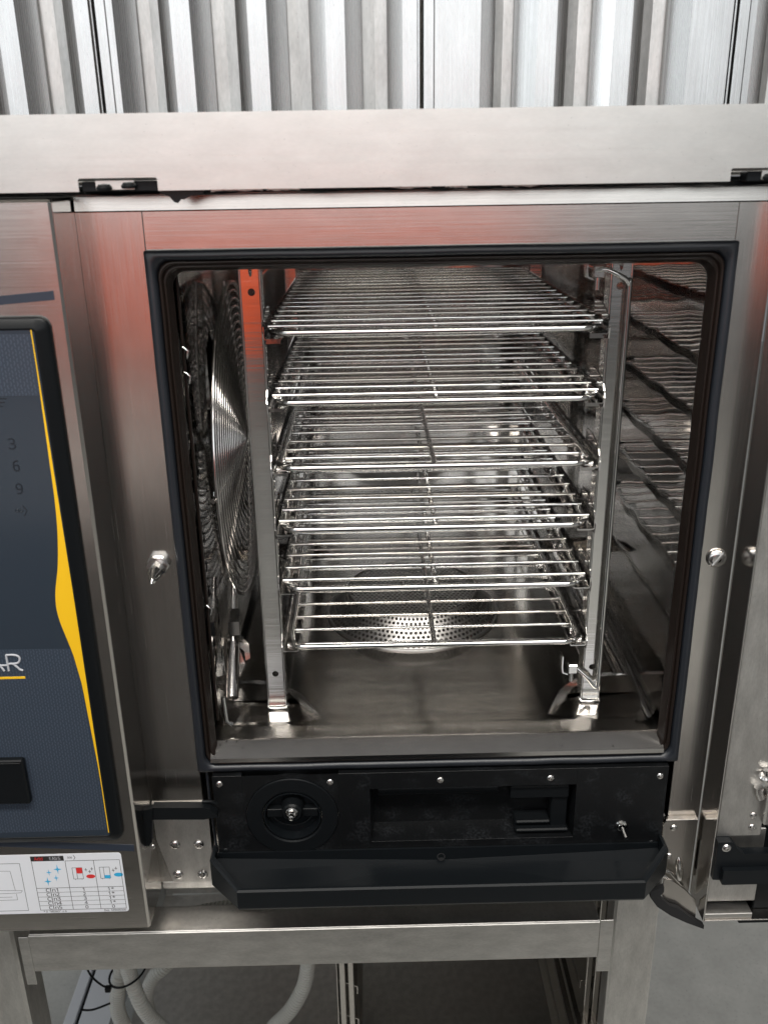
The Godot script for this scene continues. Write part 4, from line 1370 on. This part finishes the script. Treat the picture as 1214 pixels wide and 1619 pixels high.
func rack_holders() -> void:
	for s in [-1, 1]:
		var t := thing("rack_holder", "left hanging rack holder of steel posts and runners, beside the fan guard" if s < 0 else "right hanging rack holder of steel posts and runners, with a wire latch", "rack holder", Vector3(0, 0.89, 0), "rack holders in the oven")
		for zz in [0.0, -0.475]:
			var st := mb()
			var xa := 0.1695 if zz == 0.0 else 0.172
			var xb := 0.1865
			var x0 := minf(s * xa, s * xb)
			var x1 := maxf(s * xa, s * xb)
			holed(st, x0, x1, 0.002, 0.492, [[(x0 + x1) / 2, 0.044, 0.0036, 0.0036], [(x0 + x1) / 2 + s * -0.001, 0.4635, 0.0036, 0.0036], [(x0 + x1) / 2 + s * -0.001, 0.4835, 0.0018, 0.0060]], 0.0014, X(Vector3(0, 0, zz + 0.005)))
			# returns of the bent channel
			rbox(st, Vector3(s * 0.1680, 0.002, zz - 0.018), Vector3(s * 0.1694, 0.492, zz + 0.0040), 0.0004)
			rbox(st, Vector3(s * 0.1866, 0.002, zz - 0.018), Vector3(s * 0.1880, 0.492, zz + 0.0040), 0.0004)
			tube(st, [Vector3(s * 0.1683, 0.002, zz + 0.0040), Vector3(s * 0.1683, 0.492, zz + 0.0040)], 0.0014, 8)
			tube(st, [Vector3(s * 0.1877, 0.002, zz + 0.0040), Vector3(s * 0.1877, 0.492, zz + 0.0040)], 0.0014, 8)
			var p := build(st, "post", M.post, t)
			var ft := mb()
			tube(ft, [Vector3(s * 0.1660, 0.0030, zz + 0.001), Vector3(s * 0.1680, 0.0008, zz + 0.0068), Vector3(s * 0.1780, 0.0004, zz + 0.0072), Vector3(s * 0.1880, 0.0008, zz + 0.0068), Vector3(s * 0.1895, 0.0030, zz + 0.001)], 0.0014, 8)
			build(ft, "foot_clip", M.rod, p)
		var ys := [1.3155, 1.2465, 1.1788, 1.1108, 1.0428, 0.9728]
		for y in ys:
			var st := mb()
			var b: float = y - 0.89 - 0.0046
			# runner: ledge, upright web and a turned-down front tab
			var prof := [Vector2(s * 0.1500, b + 0.0002), Vector2(s * 0.1512, b - 0.0012), Vector2(s * 0.1655, b - 0.0012), Vector2(s * 0.1665, b), Vector2(s * 0.1665, b + 0.0105)]
			bent(st, prof, 0.0012 * -s, X(Vector3(0, 0, -0.515)), 0.528)
			rbox(st, Vector3(s * 0.1520, b - 0.0085, -0.0015), Vector3(s * 0.1675, b - 0.0020, 0.0005), 0.0005)
			rbox(st, Vector3(s * 0.1610, b + 0.0106, -0.05), Vector3(s * 0.1664, b + 0.0116, -0.046), 0.0003)
			var rn := build(st, "runner", M.runner, t)
			# side cheek that joins the runner to the post
			var ck := mb()
			prism(ck, [Vector2(0.012, -0.0065), Vector2(0.014, 0.004), Vector2(0.006, 0.016), Vector2(-0.022, 0.024), Vector2(-0.050, 0.024), Vector2(-0.050, -0.004), Vector2(-0.010, -0.010)], Transform3D(Basis(Vector3(0, 0, 1), Vector3(0, 1, 0), Vector3(-1, 0, 0)), Vector3(s * 0.1677 + (0.0006 if s > 0 else 0.0006), b, 0)), 0.0011)
			build(ck, "cheek", M.runner, rn)
			for k in 7:
				screw(rn, Vector3(s * 0.158, b + 0.0004, -0.02 - k * 0.08), 0.0024, false, 0.0, M.rod, "spot_weld")
		var ties := mb()
		for y in [0.03, 0.47]:
			tube(ties, [Vector3(s * 0.1780, y, -0.012), Vector3(s * 0.1780, y, -0.47)], 0.003, 8)
		build(ties, "tie_bar", M.rod, t)
		if s > 0:
			var lw := mb()
			tube(lw, curve([Vector3(0.1530, 0.4790, 0.0100), Vector3(0.1600, 0.4800, 0.0140), Vector3(0.1700, 0.4760, 0.0150), Vector3(0.1790, 0.4710, 0.0145), Vector3(0.1832, 0.4655, 0.0135), Vector3(0.1838, 0.4560, 0.0130), Vector3(0.1838, 0.30, 0.0130), Vector3(0.1838, 0.06, 0.0130), Vector3(0.1836, 0.0300, 0.0135), Vector3(0.1826, 0.0235, 0.0140), Vector3(0.1790, 0.0255, 0.0145), Vector3(0.1720, 0.0345, 0.0130), Vector3(0.1580, 0.0465, 0.0080)], 0.002), 0.0026, 10)
			var l := build(lw, "latch_wire", M.rod, t)
			for q in [[0.4790, 1.0], [0.0465, -0.4]]:
				var y: float = q[0]
				var bk := mb()
				rbox(bk, Vector3(0.1500, y - 0.0070, 0.002), Vector3(0.1600, y + 0.0040, 0.012), 0.0008)
				tube(bk, [Vector3(0.1545, y - 0.004, 0.006), Vector3(0.1545, y - 0.0185, 0.006)], 0.0030, 12)
				build(bk, "latch_block", M.post, l)
				var hk := mb()
				bent(hk, [Vector2(0.1500, y - 0.008), Vector2(0.1450, y - 0.006), Vector2(0.1440, y), Vector2(0.1440, y + 0.014)], 0.0014, X(Vector3(0, 0, -0.002)), 0.012)
				build(hk, "latch_hook", M.rod, l)
			var cot := mb()
			tube(cot, [Vector3(0.139, 0.4880, 0.010), Vector3(0.160, 0.4870, 0.012), Vector3(0.1745, 0.4850, 0.010), Vector3(0.1755, 0.4838, 0.008)], 0.0011, 8)
			build(cot, "cotter_wire", M.rod, l)

# ---------------------------------------------------------------- drain strainer
func strainer() -> void:
	var c := Vector3(-0.013, 0.8808, -0.248)
	var t := thing("drain_strainer", "round perforated steel strainer over the drain, under the lowest rack", "strainer", c)
	var rb := 0.1175
	var rt := 0.088
	var h := 0.034
	# conical wall of perforated sheet
	var st := mb()
	var n := 104
	var rows := 7
	var wall := func(u: float, v: float) -> Vector3:
		var w := TAU * u / n
		var r := lerpf(rb, rt, v)
		return Vector3(cos(w) * r, h * v + 0.002, sin(w) * r)
	for j in rows:
		for i in n:
			var off := 0.5 if j % 2 else 0.0
			var v0 := 0.04 + 0.94 * j / rows
			var v1 := 0.04 + 0.94 * (j + 1) / rows
			for k in 8:
				var e := []
				for kk in [k, (k + 1) % 8]:
					var w: float = TAU * kk / 8.0
					var q := Vector2(cos(w), sin(w))
					var sc := 1.0 / maxf(absf(q.x), absf(q.y)) * 0.5
					e.append([Vector2(0.5, 0.5) + q * 0.345, Vector2(0.5, 0.5) + q * sc])
				var P := []
				for p in [e[0][0], e[1][0], e[1][1], e[0][1]]:
					P.append(wall.call(i + off + p.x, lerpf(v0, v1, p.y)))
				var out: Vector3 = P[0]
				quad(st, P[0], P[1], P[2], P[3], Vector3(out.x, 0.03, out.z))
	build(st, "perforated_wall", M.basket, t)
	# perforated lid
	st = mb()
	var pit := 0.0062
	var m := int(rt / pit) + 2
	for j in range(-m, m + 1):
		for i in range(-m, m + 1):
			var x := (i + (0.5 if posmod(j, 2) else 0.0)) * pit
			var z := j * pit * 0.9
			if Vector2(x, z).length() > rt - 0.003:
				continue
			for k in 6:
				var a := []
				for kk in [k, k + 1]:
					var w: float = TAU * kk / 6.0 + PI / 6
					var q := Vector2(cos(w), sin(w))
					a.append([Vector3(x + q.x * pit * 0.34, h + 0.002, z + q.y * pit * 0.34), Vector3(x + q.x * pit * 0.59, h + 0.002, z + q.y * pit * 0.59)])
				quad(st, a[0][0], a[1][0], a[1][1], a[0][1], Vector3.UP)
	build(st, "perforated_lid", M.basket, t)
	for q in [[rb, 0.0022, 0.0024], [rt, h + 0.0022, 0.0016]]:
		var pts := []
		for k in 72:
			var w := TAU * k / 72.0
			pts.append(Vector3(cos(w) * q[0], q[1], sin(w) * q[0]))
		var r := mb()
		tube(r, pts, q[2], 8, true)
		build(r, "rim", M.basket, t)
	var kn := mb()
	tube(kn, [Vector3(-0.012, h + 0.003, 0.0), Vector3(-0.012, h + 0.014, 0.0)], 0.002, 8)
	build(kn, "lift_pin", M.rod, t)

# ---------------------------------------------------------------- stand and what lies under it
func stand() -> void:
	var t := thing("oven_stand", "grey steel stand with front beam and legs carrying the oven", "stand", Vector3.ZERO)
	var st := mb()
	# folded front beam with ears at both ends
	rbox(st, Vector3(-0.4640, 0.6050, 0.0980), Vector3(0.1840, 0.6580, 0.1000), 0.0008)
	rbox(st, Vector3(-0.4640, 0.6562, 0.0600), Vector3(0.1840, 0.6582, 0.0979), 0.0007)
	rbox(st, Vector3(-0.4755, 0.5850, 0.0985), Vector3(-0.4641, 0.6560, 0.0998), 0.0005)
	rbox(st, Vector3(0.1841, 0.5830, 0.0985), Vector3(0.1990, 0.6600, 0.0998), 0.0005)
	build(st, "front_beam", M.dull_h, t)
	slab(t, "leg", Vector3(-0.555, 0.0, 0.032), Vector3(-0.4880, 0.6790, 0.0860), M.dull, 0.0035)
	slab(t, "leg", Vector3(0.2035, 0.0, 0.0570), Vector3(0.2555, 0.7125, 0.0860), M.dull, 0.0030)
	for x in [[-0.555, -0.4980], [0.2085, 0.2650]]:
		slab(t, "leg", Vector3(x[0], 0.0, -0.60), Vector3(x[1], 0.6790, -0.55), M.dull, 0.0035)
	slab(t, "top_sheet", Vector3(-0.4980, 0.6600, -0.60), Vector3(0.2084, 0.6640, 0.030), M.dull, 0.001)
	slab(t, "bottom_shelf", Vector3(-0.4975, 0.1000, -0.545), Vector3(0.2285, 0.1030, 0.020), M.dull, 0.001)
	slab(t, "rear_panel", Vector3(-0.4970, 0.1040, -0.549), Vector3(0.2080, 0.6590, -0.546), M.dull, 0.001)
	slab(t, "side_panel", Vector3(0.2290, 0.1040, -0.546), Vector3(0.2310, 0.6590, 0.0300), M.dull, 0.001)
	for x in [-0.4700, 0.1760]:
		var ck := mb()
		prism(ck, [Vector2(x - 0.006, 0.605), Vector2(x + 0.014, 0.605), Vector2(x + 0.012, 0.588)], X(Vector3(0, 0, 0.070)), 0.004)
		build(ck, "corner_gusset", M.black, t)
	# tray guides below the beam
	for s in [[-0.117, 1], [0.2145, -1]]:
		var x: float = s[0]
		var d: int = s[1]
		var g := mb()
		for q in [0.0, 0.011]:
			rbox(g, Vector3(x + d * q - 0.0035, 0.1035, 0.004), Vector3(x + d * q + 0.0035, 0.6560, 0.010), 0.0008)
		rbox(g, Vector3(x - d * 0.008, 0.1035, -0.40), Vector3(x - d * 0.0065, 0.6560, 0.003), 0.0004)
		var gd := build(g, "tray_guide", M.plate_v, t)
		for k in 7:
			var y := 0.57 - k * 0.058
			var tb := mb()
			bent(tb, [Vector2(x - d * 0.0060, y + 0.012), Vector2(x + d * 0.018, y), Vector2(x + d * 0.018, y - 0.012)], 0.0012 * d, X(Vector3(0, 0, -0.38)), 0.378)
			build(tb, "guide_ledge", M.plate, gd)

	for k in 4:
		slab(t, "tray_rail", Vector3(0.1800 + k * 0.0118, 0.392 - k * 0.004, -0.42), Vector3(0.1872 + k * 0.0118, 0.402 - k * 0.004, 0.030), M.plate, 0.0012)
	# hoses
	var hose := func(pts: Array, r: float, label: String) -> void:
		var c := curve(pts, 0.0010)
		var radii := []
		for k in c.size():
			radii.append(r * (1.0 + 0.26 * pow(absf(sin(PI * k / 7.0)), 0.6) - 0.12))
		var hs := mb()
		tube(hs, c, r, 12, false, true, radii)
		var o := build(hs, "drain_hose", M.hose)
		tag(o, label, "hose", "corrugated hoses under the oven")
	hose.call([Vector3(-0.418, 0.52, -0.10), Vector3(-0.4294, 0.42, -0.10), Vector3(-0.4290, 0.375, -0.10), Vector3(-0.4186, 0.3182, -0.10), Vector3(-0.3993, 0.2809, -0.10), Vector3(-0.362, 0.238, -0.10), Vector3(-0.305, 0.212, -0.10), Vector3(-0.255, 0.236, -0.10), Vector3(-0.2240, 0.2747, -0.10), Vector3(-0.2005, 0.3043, -0.10), Vector3(-0.1805, 0.3472, -0.10), Vector3(-0.1722, 0.3896, -0.10), Vector3(-0.170, 0.44, -0.10), Vector3(-0.178, 0.54, -0.08)], 0.0100, "grey corrugated hose looping down and up again beneath the oven")
	hose.call([Vector3(-0.432, 0.52, -0.135), Vector3(-0.444, 0.40, -0.125), Vector3(-0.4560, 0.334, -0.12), Vector3(-0.4625, 0.2965, -0.12), Vector3(-0.4565, 0.255, -0.12), Vector3(-0.43, 0.18, -0.13), Vector3(-0.38, 0.13, -0.16)], 0.0100, "grey corrugated hose hanging straight down beside the white rail")
	hose.call([Vector3(-0.345, 0.345, -0.22), Vector3(-0.4084, 0.2853, -0.20), Vector3(-0.4289, 0.265, -0.20), Vector3(-0.4450, 0.22, -0.20), Vector3(-0.44, 0.14, -0.20)], 0.0096, "grey corrugated hose running off to the rear behind the other hoses")
	hose.call([Vector3(-0.375, 0.545, -0.02), Vector3(-0.330, 0.571, 0.0), Vector3(-0.285, 0.586, 0.0), Vector3(-0.235, 0.594, 0.0), Vector3(-0.17, 0.590, -0.02), Vector3(-0.12, 0.575, -0.04)], 0.0115, "pale corrugated hose seen between drip tray and front beam")
	# cable ties
	var tie := mb()
	var pts := []
	for k in 28:
		var w := TAU * k / 28.0
		pts.append(Vector3(-0.4365 + cos(w) * 0.027, 0.372 + cos(w) * 0.008, -0.113 + sin(w) * 0.028))
	tube(tie, pts, 0.0017, 6, true)
	tube(tie, curve([Vector3(-0.460, 0.364, -0.093), Vector3(-0.468, 0.371, -0.09), Vector3(-0.482, 0.392, -0.09), Vector3(-0.488, 0.425, -0.09)], 0.004), 0.0015, 6)
	rbox(tie, Vector3(-0.464, 0.3600, -0.094), Vector3(-0.456, 0.3680, -0.086), 0.001)
	tag(build(tie, "cable_tie", M.black), "black cable tie bundling the two grey hoses together", "cable tie", "cable ties on the hoses")
	var tie2 := mb()
	tube(tie2, curve([Vector3(-0.505, 0.325, -0.09), Vector3(-0.488, 0.322, -0.092), Vector3(-0.466, 0.320, -0.104)], 0.004), 0.0016, 6)
	tag(build(tie2, "cable_tie", M.black), "black cable tie stretched from the rail to the straight hose", "cable tie", "cable ties on the hoses")
	# white rail lying front to back beside the stand's left leg
	var rl := thing("floor_rail", "white painted double rail on the floor behind the stand's left leg", "rail", Vector3(0, 0, 0))
	slab(rl, "outer_rail", Vector3(-0.594, 0.10, -0.85), Vector3(-0.5755, 0.150, 0.0), M.white, 0.001)
	slab(rl, "inner_rail", Vector3(-0.5690, 0.10, -0.85), Vector3(-0.5170, 0.150, 0.0), M.white, 0.001)
	slab(rl, "gap_cable", Vector3(-0.5752, 0.10, -0.85), Vector3(-0.5693, 0.144, 0.0), M.black, 0.001)
	slab(rl, "foot", Vector3(-0.585, 0.0, -0.80), Vector3(-0.525, 0.0995, -0.74), M.paint, 0.001)
	slab(rl, "foot", Vector3(-0.585, 0.0, -0.07), Vector3(-0.525, 0.0995, -0.01), M.paint, 0.001)
